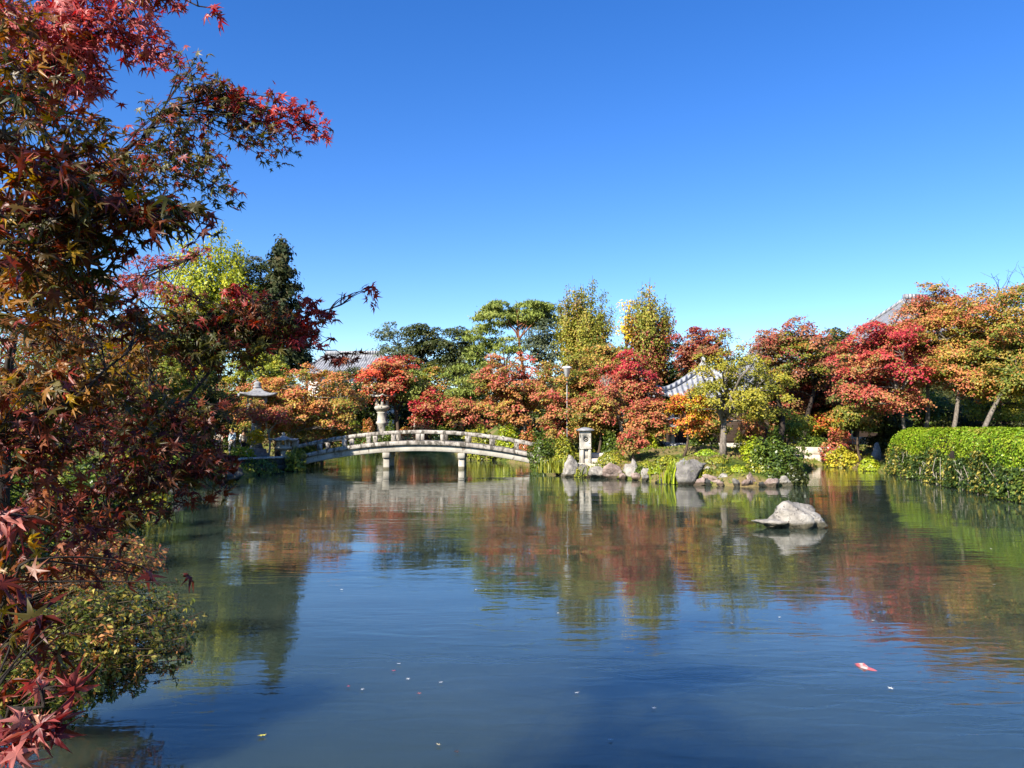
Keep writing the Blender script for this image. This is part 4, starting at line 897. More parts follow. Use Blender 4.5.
for yc in (BY + .07, BY + 2.13):
    sw('handrail', 'stone_rail', XL + .05, XR - .1, yc, .24, 2.28, .215)
    for i, x in enumerate(xs):
        z0 = float(arch(x, 1.66)); end = i in (0, 10); wd = .36 if end else .27
        hh = (.90 if end else .40)
        MB().box((x - bo[0], yc - bo[1], z0 + .003), (wd, .24 if not end else .34, hh), 0, bev=.02).build('end_post' if end else 'rail_post', M['stone_rail'], br)
for xp in (X_(386.5, 45.0), X_(461.5, 45.0)):
    zt = float(arch(xp, 1.04))
    for yc in (BY + .25, BY + 1.95):
        m_ = MB(); m_.box((xp - bo[0], yc - bo[1], -1.2), (.37, .36, 1.2 + zt - .33), 0, .94, bev=.03); m_.build('pier_post', M['stone_beam'], br)
    MB().box((xp - bo[0], 0, zt - .325), (.42, 2.3, .32), 0, bev=.03).build('pier_cap', M['stone_beam'], br)

# ------------------------------------------------------------------ stone lanterns
def lantern(label, px, D, H, seed=1, mat='stone', wide=1.0, basez=None, sides=6, tall=False):
    x = X_(px, D); b = (x, D, gz(x, D) - .03 if basez is None else basez)
    root = empty('stone_lantern', b, label, 'stone lantern', rz=.2 * seed); k = H; m_ = M[mat]; rz = PI / sides
    MB().lathe([(.20 * k * wide, 0), (.20 * k * wide, .05 * k), (.16 * k * wide, .07 * k), (.15 * k * wide, .11 * k), (.10 * k, .13 * k)], sides, rz=rz).build('base', m_, root)
    sh = .066 * k * (1.25 if tall else 1)
    MB().lathe([(sh * 1.15, .13 * k), (sh * 1.05, .16 * k), (sh, .30 * k), (sh * 1.25, .32 * k), (sh * 1.25, .345 * k), (sh, .365 * k), (sh * .95, .50 * k), (sh * 1.2, .525 * k)], 20).build('shaft', m_, root, smooth=False)
    MB().lathe([(.08 * k, .525 * k), (.15 * k * wide, .57 * k), (.17 * k * wide, .59 * k), (.17 * k * wide, .625 * k), (.13 * k * wide, .64 * k)], sides, rz=rz).build('platform', m_, root)
    lc = MB(); ri = .115 * k * wide
    for i in range(sides):
        a = 2 * PI * i / sides + rz; lc.box((ri * math.cos(a), ri * math.sin(a), .64 * k), (.045 * k, .045 * k, .15 * k), a)
    lc.lathe([(ri * 1.12, .79 * k), (ri * 1.12, .81 * k)], sides, rz=rz); lc.lathe([(ri * 1.12, .64 * k), (ri * 1.12, .665 * k)], sides, rz=rz)
    lc.build('light_chamber', m_, root)
    nseg = 12; prof = [(.05, 1), (.10, .55), (.18, .25), (.26, .08), (.30, .0)]; V = []; 
    nn_ = sides * nseg
    for r_, hh in prof:
        for i in range(nn_):
            a = 2 * PI * i / nn_ + rz; c_ = math.cos(((i / nseg) % 1 - .5) * 2 * PI / sides); poly = math.cos(PI / sides) / c_
            cor = abs((i / nseg) % 1 - .0); cor = max(0, 1 - min(cor, 1 - cor) * 3.2)
            V.append((r_ * k * wide * poly * math.cos(a), r_ * k * wide * poly * math.sin(a), k * (.81 + .10 * hh + .035 * cor ** 2 * (r_ / .3) ** 3)))
    for i in range(nn_): V.append((V[4 * nn_ + i][0] * .98, V[4 * nn_ + i][1] * .98, V[4 * nn_ + i][2] - .022 * k))
    for i in range(nn_): V.append((V[i][0] * 2, V[i][1] * 2, .81 * k))
    q = [(r * nn_ + (i + 1) % nn_, r * nn_ + i, (r + 1) * nn_ + i, (r + 1) * nn_ + (i + 1) % nn_) for r in range(6) for i in range(nn_)]
    mesh('roof', V, q, mat=m_, parent=root)
    MB().lathe([(.05 * k, .905 * k), (.06 * k, .925 * k), (.035 * k, .94 * k), (.052 * k, .96 * k), (.04 * k, .98 * k), (.006 * k, 1.0 * k)], 14).build('finial', m_, root, smooth=True)
    return root
lantern('towering pale stone lantern half hidden by the scarlet maple behind the bridge', 382, 85, 6.2, 1, 'stone_beam', .9, tall=True)
lantern('tall dark stone lantern with wide upturned roof left of the orange maple', 257, 46.2, 4.6, 2, 'stone_grey', 1.1, sides=4)
lantern('broad stone lantern with sweeping roof near the left end of the bridge', 284, 44.6, 2.25, 3, 'stone', 1.3)
lantern('stone lantern half lost among red leaves in front of the pavilion', 672, 41.5, 1.9, 4, 'stone_grey', 1.25)
# the square lantern with the round window
D_ = 39.6; x_ = X_(585, D_); zb = gz(x_, D_)
ln = empty('stone_lantern', (x_, D_, zb - .04), 'pale square stone lantern with a round window and flat cap near the steps', 'stone lantern', rz=.12)
hL = Z_(425, D_) - zb
MB().box((0, 0, 0), (.66, .6, .10), bev=.02).build('base', M['stone'], ln)
lg = MB()
for sx in (-1, 1):
    for sy in (-1, 1): lg.box((sx * .19, sy * .17, .10), (.17, .16, .40 * hL - .1), 0, .8, bev=.02)
lg.box((0, 0, .10), (.30, .26, .40 * hL - .1), 0, 1.0, bev=.02)
lg.build('pedestal', M['stone'], ln)
MB().box((0, 0, .40 * hL), (.58, .54, .08), bev=.02).build('platform', M['stone'], ln)
ch = MB(); z0 = .40 * hL + .08; z1 = .86 * hL; n_ = 28
for face in range(4):
    th = np.arange(n_) * 2 * PI / n_; s_ = .25; hz_ = (z1 - z0) / 2
    sqx = np.clip(np.cos(th) * 1.42, -1, 1) * s_; sqz = np.clip(np.sin(th) * 1.42, -1, 1) * hz_
    cx_ = np.cos(th) * .13; cz_ = np.sin(th) * .13
    out = np.stack([sqx, np.full(n_, -s_), sqz + z0 + hz_], 1); inn = np.stack([cx_, np.full(n_, -s_), cz_ + z0 + hz_], 1); deep = inn + np.array([0, .09, 0])
    V = np.vstack([out, inn, deep]); ca, sa = [(1, 0), (0, 1), (-1, 0), (0, -1)][face]
    V = np.stack([V[:, 0] * ca - V[:, 1] * sa, V[:, 0] * sa + V[:, 1] * ca, V[:, 2]], 1)
    ch.add(V, [(r * n_ + i, r * n_ + (i + 1) % n_, (r + 1) * n_ + (i + 1) % n_, (r + 1) * n_ + i) for r in range(2) for i in range(n_)])
chm = ch.build('light_chamber', M['stone'], ln)
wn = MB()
wn.box((0, 0, z0 + .02), (.30, .30, z1 - z0 - .04)); wn.build('inside_shade', M['hollow_shade'], ln)  # near-black box stands in for the shade inside the chamber
fl = MB()
for i in range(6):
    a = i * PI / 3; fl.box((math.cos(a) * .065, -.225, z0 + (z1 - z0) / 2 - .03 + math.sin(a) * .065), (.045, .04, .045))
fl.build('window_tracery', M['stone_beam'], ln)
cpv = MB(); cpv.lathe([(.50, 0), (.56, .03), (.55, .07), (.32, .15), (.08, .20)], 4, (0, 0, z1 + .004), PI / 4); cpv.build('roof', M['stone_grey'], ln)
# little snow-viewing lantern on the lawn
D_ = 34.2; x_ = X_(683, D_); zb = gz(x_, D_)
ln = empty('snow_viewing_lantern', (x_, D_, zb - .03), 'tiny grey mushroom-shaped stone lantern on the moss above the large grey boulder', 'stone lantern')
MB().lathe([(.27, .24), (.36, .27), (.36, .31), (.28, .42), (.14, .48), (.05, .50)], 20).build('roof', M['stone_grey'], ln, smooth=False)
MB().lathe([(.17, .12), (.17, .24)], 6).build('light_chamber', M['stone_grey'], ln)
MB().lathe([(.20, .08), (.24, .10), (.20, .125)], 12).build('platform', M['stone_grey'], ln)
for i in range(4):
    a = i * PI / 2 + PI / 4; MB().box((.17 * math.cos(a), .17 * math.sin(a), -.04), (.09, .09, .13), a).build('leg', M['stone_grey'], ln)
MB().lathe([(.03, .50), (.05, .53), (.01, .57)], 10).build('finial', M['stone_grey'], ln)

# ------------------------------------------------------------------ temple halls
def hall(name, label, px, D, ze, zr, L, Wd, ridge, rz, roof='roof', up=.5, wall='plaster', eave=1.3, cat='building'):
    x = X_(px, D); zg = gz(x, D) - .1; root = empty(name, (x, D, zg), label, cat, rz=rz); ze -= zg; zr -= zg
    nx_, ny_ = 61, 41; xs_ = np.linspace(-L, L, nx_); ys_ = np.linspace(-Wd, Wd, ny_); A, B = np.meshgrid(xs_, ys_)
    tx = (L - np.abs(A)) / max(L - ridge, .01); ty = (Wd - np.abs(B)) / Wd; t = np.clip(np.minimum(tx, ty), 0, 1)
    def hz_(t, A, B): return ze + (zr - ze) * (.6 * t + .4 * t ** 2) + up * ((np.abs(A) / L) ** 5 * (np.abs(B) / Wd) ** 5)
    Z = hz_(t, A, B); V = np.stack([A, B, Z], -1).reshape(-1, 3); nv = len(V)
    V2 = V.copy(); V2[:, 2] -= .28; id_ = np.arange(nv).reshape(ny_, nx_)
    q = np.stack([id_[:-1, :-1], id_[:-1, 1:], id_[1:, 1:], id_[1:, :-1]], -1).reshape(-1, 4); q2 = q[:, ::-1] + nv
    rim = np.concatenate([id_[0, :], id_[1:, -1], id_[-1, -2::-1], id_[-2:0:-1, 0]]); r2 = np.roll(rim, -1)
    q3 = np.stack([rim, rim + nv, r2 + nv, r2], 1)
    rf = mesh('roof', np.vstack([V, V2]), np.vstack([q, q2, q3]), mat=M[roof], parent=root)
    mb = MB()
    if ridge > .3: mb.box((0, 0, zr - .05), (2 * ridge + .5, .42, .5), bev=.08)
    else: mb.lathe([(.35, zr - .1), (.3, zr + .25), (.12, zr + .4), (.16, zr + .6), (.02, zr + .8)], 12)
    mb.build('ridge', M[roof], rf)
    for sx in (-1, 1):
        for sy in (-1, 1):
            mb = MB(); u = np.linspace(0, 1, 12); P = np.stack([sx * (L * (1 - u) + ridge * u), sy * Wd * (1 - u), 0 * u], 1); P[:, 2] = hz_(u, P[:, 0], P[:, 1]) + .08
            mb.tube(P, .17, 6); mb.build('hip_ridge', M[roof], rf)
    wl = MB(); wx, wy_ = L - eave, Wd - eave; hw = ze - .05
    wl.box((0, 0, 0), (2 * wx, 2 * wy_, hw), bev=.02); wl.build('wall', M[wall], root)
    for sx in (-1, -.33, .33, 1):
        for sy in (-1, 1): MB().box((sx * wx, sy * (wy_ + .06), 0), (.26, .26, hw + .2)).build('pillar', M['wood'], root)
    MB().box((0, -wy_ - .05, hw - .5), (2 * wx + .3, .2, .3)).build('lintel', M['wood'], root)
    for sx in (-.66, 0, .66):
        d = MB(); d.box((sx * wx, -wy_ - .03, .5), (.5 * wx, .1, hw * .55)); d.build('door', M['wood'], root)
    MB().box((0, 0, -.3), (2 * wx + 1.2, 2 * wy_ + 1.2, .7), bev=.05).build('plinth', M['stone'], root)
    return root
hall('temple_pavilion', 'small hall with a curved grey tiled roof corner poking out among the maples', 704, 50, 4.45, 6.3, 3.3, 3.3, .15, -.1, 'roof_pale', .35, wall='wood', eave=1.2)
hall('temple_hall', 'hall with a grey tiled roof mostly hidden behind the brown-red maples', 784, 61, 4.6, 9.3, 5.0, 5.0, 2.0, .12, 'roof', .4)
hall('temple_hall', 'great temple hall whose dark roof edge slants up behind the crimson maple', 916, 74, 10.0, 14.9, 7.8, 8.0, .7, .05, 'roof', .7, wall='wood', eave=2.0)
hall('temple_hall', 'distant hall with a pale ridge and grey tiles left of the airy tree', 354, 108, 9.9, 12.8, 6.6, 5.5, 4.0, -.1, 'roof', .4)

# ------------------------------------------------------------------ lamp post
D_ = 44; x_ = X_(567, D_); zb = gz(x_, D_); zl = Z_(366, D_)
lp = empty('garden_lamp', (x_, D_, zb), 'slim garden lamp with a white cone-shaped head among the maples', 'lamp')
MB().tube(np.array([[0, 0, -.1], [0, 0, (zl - zb) * .5], [0, 0, zl - zb - .55]]), .026, 8).build('pole', M['paint_grey'], lp)
MB().lathe([(.12, zl - zb - .62), (.20, zl - zb - .15), (.28, zl - zb - .12), (.28, zl - zb - .07), (.10, zl - zb)], 16).build('lamp_shade', M['lamp_white'], lp, smooth=False)

# ------------------------------------------------------------------ visitors on the left bank
def skin(name, joints, edges, mat, parent, sub=1):
    me = bpy.data.meshes.new(name); me.from_pydata([j[:3] for j in joints], edges, []); me.update()
    o = bpy.data.objects.new(name, me); C.objects.link(o); o.parent = parent; me.materials.append(mat)
    md = o.modifiers.new('skin', 'SKIN'); 
    if not me.skin_vertices: return o
    for i, j in enumerate(joints): me.skin_vertices[0].data[i].radius = (j[3], j[4] if len(j) > 4 else j[3])
    me.skin_vertices[0].data[0].use_root = True
    s_ = o.modifiers.new('sub', 'SUBSURF'); s_.levels = sub; s_.render_levels = sub
    for pl in me.polygons: pl.use_smooth = True
    return o
SK = cloth('skin_tone', (.46, .27, .18)); HAIR = cloth('dark_hair', (.02, .015, .012))
def person(label, px, D, h, top, legs, rz, seed):
    x = X_(px, D); root = empty('person', (x, D, gz(x, D)), label, 'person', rz=rz); k = h / 1.7; a = .05 * seed
    J = [(0, 0, .92, .13, .10), (0, 0, 1.12, .12, .09), (0, 0, 1.34, .15, .10), (0, 0, 1.46, .055), (0, -.01, 1.54, .07), (0, -.015, 1.62, .085),
         (.09, 0, .86, .085), (.10, -.02 + a, .48, .055), (.10, .02 + a, .08, .04), (.10, -.12 + a, .03, .035),
         (-.09, 0, .86, .085), (-.10, -.02 - a, .48, .055), (-.10, .03 - a, .08, .04), (-.10, -.11 - a, .03, .035),
         (.19, 0, 1.39, .055), (.24, .02, 1.12, .043), (.22, -.12, .92, .033), (.21, -.16, .83, .03),
         (-.19, 0, 1.39, .055), (-.24, .02, 1.12, .043), (-.23, -.06, .88, .033), (-.22, -.08, .79, .03)]
    E = [(0, 1), (1, 2), (2, 3), (3, 4), (4, 5), (0, 6), (6, 7), (7, 8), (8, 9), (0, 10), (10, 11), (11, 12), (12, 13), (2, 14), (14, 15), (15, 16), (16, 17), (2, 18), (18, 19), (19, 20), (20, 21)]
    J = [tuple(c * k for c in j) for j in J]
    skin('body', J, E, SK, root)
    g_ = 1.22
    jj = lambda ids, gr: [(*J[i][:3], *(r * gr for r in J[i][3:])) for i in ids]
    skin('jacket', jj([0, 1, 2, 14, 15, 16, 18, 19, 20], g_), [(0, 1), (1, 2), (2, 3), (3, 4), (4, 5), (2, 6), (6, 7), (7, 8)], cloth('jacket_cloth', top), root)
    tj = jj([0, 6, 7, 8, 10, 11, 12], 1.28); skin('trousers', tj, [(0, 1), (1, 2), (2, 3), (0, 4), (4, 5), (5, 6)], cloth('trouser_cloth', legs), root)
    MB().lathe([(.02 * k, 0), (.088 * k, .02 * k), (.102 * k, .09 * k), (.095 * k, .15 * k), (.06 * k, .20 * k), (.01 * k, .215 * k)], 14, (0, .02 * k, 1.53 * k)).build('hair', HAIR, root, smooth=True)
    return root
person('person in a beige top standing leftmost among the visitors on the left bank', 219, 46.5, 1.6, (.55, .46, .36), (.03, .03, .04), .5, 1)
person('person in a pale blue top between the other visitors on the left bank', 233, 46.0, 1.62, (.52, .62, .66), (.30, .28, .25), -.4, 2)
person('person in an off-white top standing nearest the yellow-leaved sapling', 244, 46.8, 1.55, (.66, .60, .52), (.04, .04, .06), .9, 1)

# ------------------------------------------------------------------ floating leaves and a koi carp
def maple_outline(n_lobe=7):
    ang = np.radians([-150, -100, -50, 0, 50, 100, 150][:n_lobe]) if n_lobe == 7 else np.radians([-120, -60, 0, 60, 120])
    ln_ = np.array([.42, .78, .95, 1.0, .95, .78, .42]) if n_lobe == 7 else np.array([.7, .92, 1, .92, .7])
    pts = [(0, -.12)]
    for i, (a, l) in enumerate(zip(ang, ln_)):
        if i == 0: pts.append((math.sin(a - .35) * .14, math.cos(a - .35) * .14))
        for da, f in ((-.13, .52), (0, 1.0), (.13, .52)): pts.append((math.sin(a + da) * l * f, math.cos(a + da) * l * f))
        if i < len(ang) - 1:
            m_ = (a + ang[i + 1]) / 2; pts.append((math.sin(m_) * .27, math.cos(m_) * .27))
        else: pts.append((math.sin(a + .35) * .14, math.cos(a + .35) * .14))
    return np.array(pts)
OUT = maple_outline(7); OUT5 = maple_outline(5)
def leaf_template(out, droop=.25, wav=.06):
    r = np.hypot(out[:, 0], out[:, 1]); z = -droop * r ** 2 + wav * np.sin(np.arange(len(out)) * 2.1)
    V = np.vstack([[0, .12, .03], np.column_stack([out[:, 0], out[:, 1] , z])]); n_ = len(out)
    V[:, :2] *= .55; V[:, 2] *= .55
    return V, np.array([(0, 1 + (i + 1) % n_, 1 + i) for i in range(n_)])
def floating(px, py, size, c, label, shape=5, group=None):
    D = CAM_H * F_PX / (py - HOR); V, T_ = leaf_template(OUT5 if shape == 5 else OUT, -.12, .05)
    o = mesh('fallen_leaf', V * size, tris=T_, mat=M['petal'], col=np.tile(c, (len(V), 1))); o.location = (X_(px, D), D, .014); o.rotation_euler = (.05, .06, px * 1.7)
    return tag(o, label, 'leaf', group)
Y1, Wt, Rd, Br = (.62, .52, .06), (.62, .58, .5), (.45, .06, .05), (.05, .03, .02)
floating(268, 729, .085, Y1, 'bright yellow maple leaf floating alone near the lower left water', 7)
floating(259, 766, .075, (.5, .5, .07), 'lime yellow leaf floating at the bottom edge of the picture')
floating(441, 738, .065, (.62, .5, .25), 'cream and tan leaf floating beside a dark curled leaf')
floating(458, 745, .065, Br, 'dark curled leaf floating beside the cream and tan leaf')
floating(499, 764, .05, (.55, .45, .2), 'small tan leaf floating at the bottom, right of the dark curled one')
floating(237, 763, .04, (.5, .4, .3), 'tiny beige leaf floating left of the lime yellow leaf')
floating(883, 684, .07, (.66, .64, .55), 'white leaf floating just below the koi')
floating(274, 679, .06, Br, 'lone dark leaf floating in the left middle of the water')
for px_, py_, c in ((365, 685, Wt), (401, 660, Wt), (410, 675, Wt), (442, 678, Wt)):
    floating(px_, py_, .05, c, 'small white petal-like leaf drifting among the cluster of specks in mid water', group='white leaves drifting in mid water')
for px_, py_, c in ((352, 682, Rd), (396, 667, Rd), (421, 689, (.3, .08, .05))):
    floating(px_, py_, .055, c, 'small reddish leaf drifting among the white specks in mid water', group='reddish leaves drifting in mid water')
for px_, py_ in ((575, 688), (651, 703), (608, 733), (557, 611), (775, 615), (867, 618), (728, 621), (988, 583), (344, 588), (476, 588), (986, 548), (925, 770)):
    floating(px_, py_, .055, Wt, 'pale leaf floating far apart from the others on open water', group='scattered pale leaves on open water')
# koi
D_ = CAM_H * F_PX / (662 - HOR); k0 = np.array([X_(858, D_), D_, 0])
koi_m, n, p = newmat('koi_skin'); tc = N(n, 'ShaderNodeTexCoord'); t_ = N(n, 'ShaderNodeTexNoise', Scale=9, Detail=2); n.links.new(tc.outputs['Object'], t_.inputs['Vector'])
r_ = ramp(n, [(.47, (.45, .33, .31)), (.53, (.38, .09, .10))]); n.links.new(t_.outputs['Fac'], r_.inputs[0]); n.links.new(r_.outputs[0], p.inputs['Base Color']); p.inputs['Roughness'].default_value = .25
koi = empty('koi_carp', (k0[0], k0[1], -.034), 'pink and white koi swimming at the surface in the right foreground', 'fish', rz=math.radians(-150))
koi.scale = (.95, 1.2, 1.0)
u = np.linspace(0, 1, 14); P = np.stack([.02 * np.sin(u * 4), .16 - .36 * u, 0 * u], 1); rad = np.array([.012, .03, .041, .048, .05, .05, .048, .044, .038, .031, .024, .018, .013, .012])
MB().tube(P, rad, 12).build('body', koi_m, koi, smooth=True)
mesh('tail_fin', [(.01, -.19, .0), (.045, -.29, .03), (.02, -.26, .02), (-.015, -.30, .03), (.0, -.19, .02)], tris=[(0, 1, 2), (0, 2, 4), (4, 2, 3)], mat=koi_m, parent=koi)
mesh('dorsal_fin', [(.012, .05, .045), (.014, .0, .075), (.016, -.06, .055), (.017, -.09, .038), (.012, -.02, .04)], tris=[(0, 1, 4), (1, 2, 4), (2, 3, 4)], mat=koi_m, parent=koi)
for s_ in (-1, 1): mesh('pectoral_fin', [(s_ * .04, .08, 0), (s_ * .10, .05, -.01), (s_ * .085, .02, -.01), (s_ * .045, .05, 0)], [(0, 1, 2, 3)], mat=koi_m, parent=koi)

# ------------------------------------------------------------------ the maple overhanging the view on the left
TPL = [leaf_template(OUT, .18, .05), leaf_template(OUT, .5, .09), leaf_template(OUT, .05, .03), leaf_template(OUT, .8, .12)]
def spray_leaves(P, tip, nrm, size, cols, rng):
    """star-shaped maple leaves at P, their tips along tip, their faces along nrm"""
    Vs, Ts, Cs = [], [], []; off = 0
    which = rng.integers(0, len(TPL), len(P))
    for w_, (tv, tt) in enumerate(TPL):
        s_ = np.where(which == w_)[0]
        if not len(s_): continue
        nz = unit(nrm[s_]); ty = unit(tip[s_] - (tip[s_] * nz).sum(1, keepdims=True) * nz); tx = np.cross(ty, nz)
        V = (P[s_, None] + size[s_, None, None] * (tv[None, :, 0, None] * tx[:, None] + tv[None, :, 1, None] * ty[:, None] + tv[None, :, 2, None] * nz[:, None]))
        Vs.append(V.reshape(-1, 3)); Ts.append((tt[None] + np.arange(len(s_))[:, None, None] * len(tv)).reshape(-1, 3) + off); off += V.shape[0] * V.shape[1]
        Cs.append(np.repeat(cols[s_], len(tv), 0))
    return np.vstack(Vs), np.vstack(Ts), np.vstack(Cs)
def maple_near(root_name, label, base, boughs, pads, seed, leafsize=.066, bark='bark_dark', trunk=None):
    rng = np.random.default_rng(seed); b = np.array(base, float); root = empty(root_name, b, label, 'tree')
    tb = MB(); tb.tube(np.array(trunk), np.linspace(.13, .05, len(trunk)), 10); tb.build('trunk', M[bark], root, smooth=True).data.transform(__import__('mathutils').Matrix.Translation(-Vector(b)))
    allp = []
    for pts, r0, r1 in boughs:
        P = np.array([at(*q) if len(q) == 3 else q[:3] for q in pts], float)
        # smooth the path
        tt = np.linspace(0, len(P) - 1, (len(P) - 1) * 5 + 1); i0 = np.minimum(tt.astype(int), len(P) - 2); f = tt - i0
        Pm = np.vstack([2 * P[0] - P[1], P, 2 * P[-1] - P[-2]]); q0, q1, q2, q3 = Pm[i0], Pm[i0 + 1], Pm[i0 + 2], Pm[i0 + 3]; f = f[:, None]
        S_ = .5 * (2 * q1 + (q2 - q0) * f + (2 * q0 - 5 * q1 + 4 * q2 - q3) * f ** 2 + (3 * q1 - q0 - 3 * q2 + q3) * f ** 3)
        S_[1:-1] += rng.normal(size=(len(S_) - 2, 3)) * .006
        m_ = MB(); m_.tube(S_, np.linspace(r0 * .55, r1 * .6, len(S_)), 7); o = m_.build('branch', M[bark], root, smooth=True); o.data.transform(__import__('mathutils').Matrix.Translation(-Vector(b)))
        allp.append(S_)
    A = np.vstack(allp)
    for pd in pads:
        c0, rad, n_, pal, sz = pd
        e = np.argsort(np.linalg.norm(A - c0, axis=1))[:12 if n_ > 60 else 3]
        ntw = max(3, int(n_ ** .5 * .9)); tw = MB(); ends = []; starts = []
        for k_ in range(ntw):
            s_ = A[rng.choice(e)]; en = c0 + rand_ball(1, rng, .35)[0] * rad * .95
            Lt = np.linalg.norm(en - s_); mid = (s_ + en) / 2 + np.array([0, 0, .10 * Lt]) + rng.normal(size=3) * .06 * Lt
            u = np.linspace(0, 1, 6)[:, None]; P = s_ * (1 - u) ** 2 + 2 * mid * u * (1 - u) + en * u * u
            tw.tube(P, np.linspace(.0011 + .0007 * c0[1], .0007 + .0002 * c0[1], 6), 4, cap=False); ends.append(P)
        ends = np.array(ends)
        ti = rng.integers(0, ntw, n_); f = (1 - rng.random(n_) ** 1.6 * .75) * 5; i0 = np.minimum(f.astype(int), 4); fr = (f - i0)[:, None]
        P = ends[ti, i0] * (1 - fr) + ends[ti, i0 + 1] * fr + rng.normal(size=(n_, 3)) * rad * np.array([.20, .20, .16])
        far_ = np.abs((P - c0) / rad).max(1) > 1.15
        P[far_] = c0 + rand_ball(int(far_.sum()), rng)[:] * rad
        out = unit((P - A[e[0]]) * np.array([1, 1, .4]))
        tip = out * .5 + np.array([0, 0, -.75]) + rng.normal(size=(n_, 3)) * .5
        nrm = np.array([-.15, -.35, .55]) + rng.normal(size=(n_, 3)) * .62
        cols = leaf_cols(pal, ti, ntw, rng, .4)
        V, T_, Cc = spray_leaves(P, tip, nrm, sz * (.6 + .6 * rng.random(n_)), cols, rng)
        o = mesh('foliage', V - b, tris=T_, mat=M['near_leaf'], parent=root, col=Cc)
        tw.build('twig', M[bark], o, smooth=True).data.transform(__import__('mathutils').Matrix.Translation(-Vector(b)))
    return root
def pad(px, py, D, rx, ry, rd, k, pal, sz=.078):
    m = px_m(D); n_ = max(3, int(k * PI * rx * ry / (.15 * (sz / m) ** 2))); return (at(px, py, D), np.array([rx * m, rd, ry * m]), n_, pal, sz)
def wpad(c, r, n_, pal, sz=.07): return (np.array(c, float), np.array(r, float), n_, pal, sz)
tr = [(-2.75, 1.75, .5), (-2.70, 1.78, 1.2), (-2.78, 1.7, 1.9), (-2.66, 1.62, 2.7), (-2.8, 1.5, 3.6), (-2.75, 1.4, 4.6)]
K = lambda x, y, z: (x, y, z, 0)
boughs = [
    ([K(-2.72, 1.7, 2.3), (-60, 300, 2.3), (20, 240, 2.1), (80, 215, 2.0), (150, 205, 2.0)], .035, .006),
    ([K(-2.68, 1.7, 2.5), (-70, 260, 3.2), (60, 190, 3.9), (132, 146, 4.2), (173, 109, 4.4), (235, 100, 4.5), (318, 128, 4.6)], .035, .004),
    ([K(-2.7, 1.62, 3.0), (-60, 120, 2.6), (40, 70, 2.9), (115, 25, 3.0), (150, -8, 3.1)], .03, .006),
    ([K(-2.72, 1.6, 3.2), (-40, 40, 2.7), (60, -10, 2.9), (160, -5, 3.0), (222, 12, 3.0)], .022, .003),
    ([K(-2.72, 1.78, 1.3), (-40, 560, 2.6), (70, 505, 3.0), (150, 440, 3.3), (200, 385, 3.8), (245, 322, 4.0), (300, 318, 4.1), (350, 300, 4.1)], .03, .004),
    ([(150, 440, 3.3), (152, 390, 3.4), (146, 345, 3.5), (140, 300, 3.5)], .010, .003),
    ([(245, 335, 4.0), (290, 345, 4.0), (335, 352, 4.0), (352, 372, 4.0)], .009, .002),
    ([K(-2.72, 1.7, 1.6), (-80, 460, 2.1), (0, 430, 2.1), (70, 400, 2.2), (130, 350, 2.4)], .02, .004),
    ([K(-2.72, 1.75, 1.2), (-70, 640, 1.6), (-5, 600, 1.5), (30, 560, 1.4)], .016, .004),
    ([K(-2.72, 1.75, 1.0), (-120, 760, 1.2), (-40, 735, 1.0), (10, 715, .95), (55, 690, .95)], .012, .003),
    ([(-40, 560, 2.6), (60, 545, 2.8), (130, 500, 3.0), (210, 470, 3.3)], .012, .003),
    ([(-60, 300, 2.3), (30, 310, 2.1), (95, 290, 2.0)], .010, .003),
    ([(-60, 300, 1.6), (-15, 520, 1.0), (20, 515, .97), (45, 520, .95)], .008, .002),
    ([K(-2.78, 1.5, 3.6), K(-3.2, .8, 4.2), K(-3.6, .1, 4.7)], .05, .015),
    ([K(-2.75, 1.45, 4.0), K(-2.2, .8, 4.4), K(-1.9, .2, 4.7)], .045, .012),
    ([K(-2.75, 1.4, 4.3), K(-3.4, 1.8, 5.0), K(-4.0, 2.2, 5.4)], .045, .012),
    ([K(-2.7, 1.65, 2.6), K(-3.2, 1.0, 3.0), K(-3.7, .5, 3.3)], .04, .012),
]
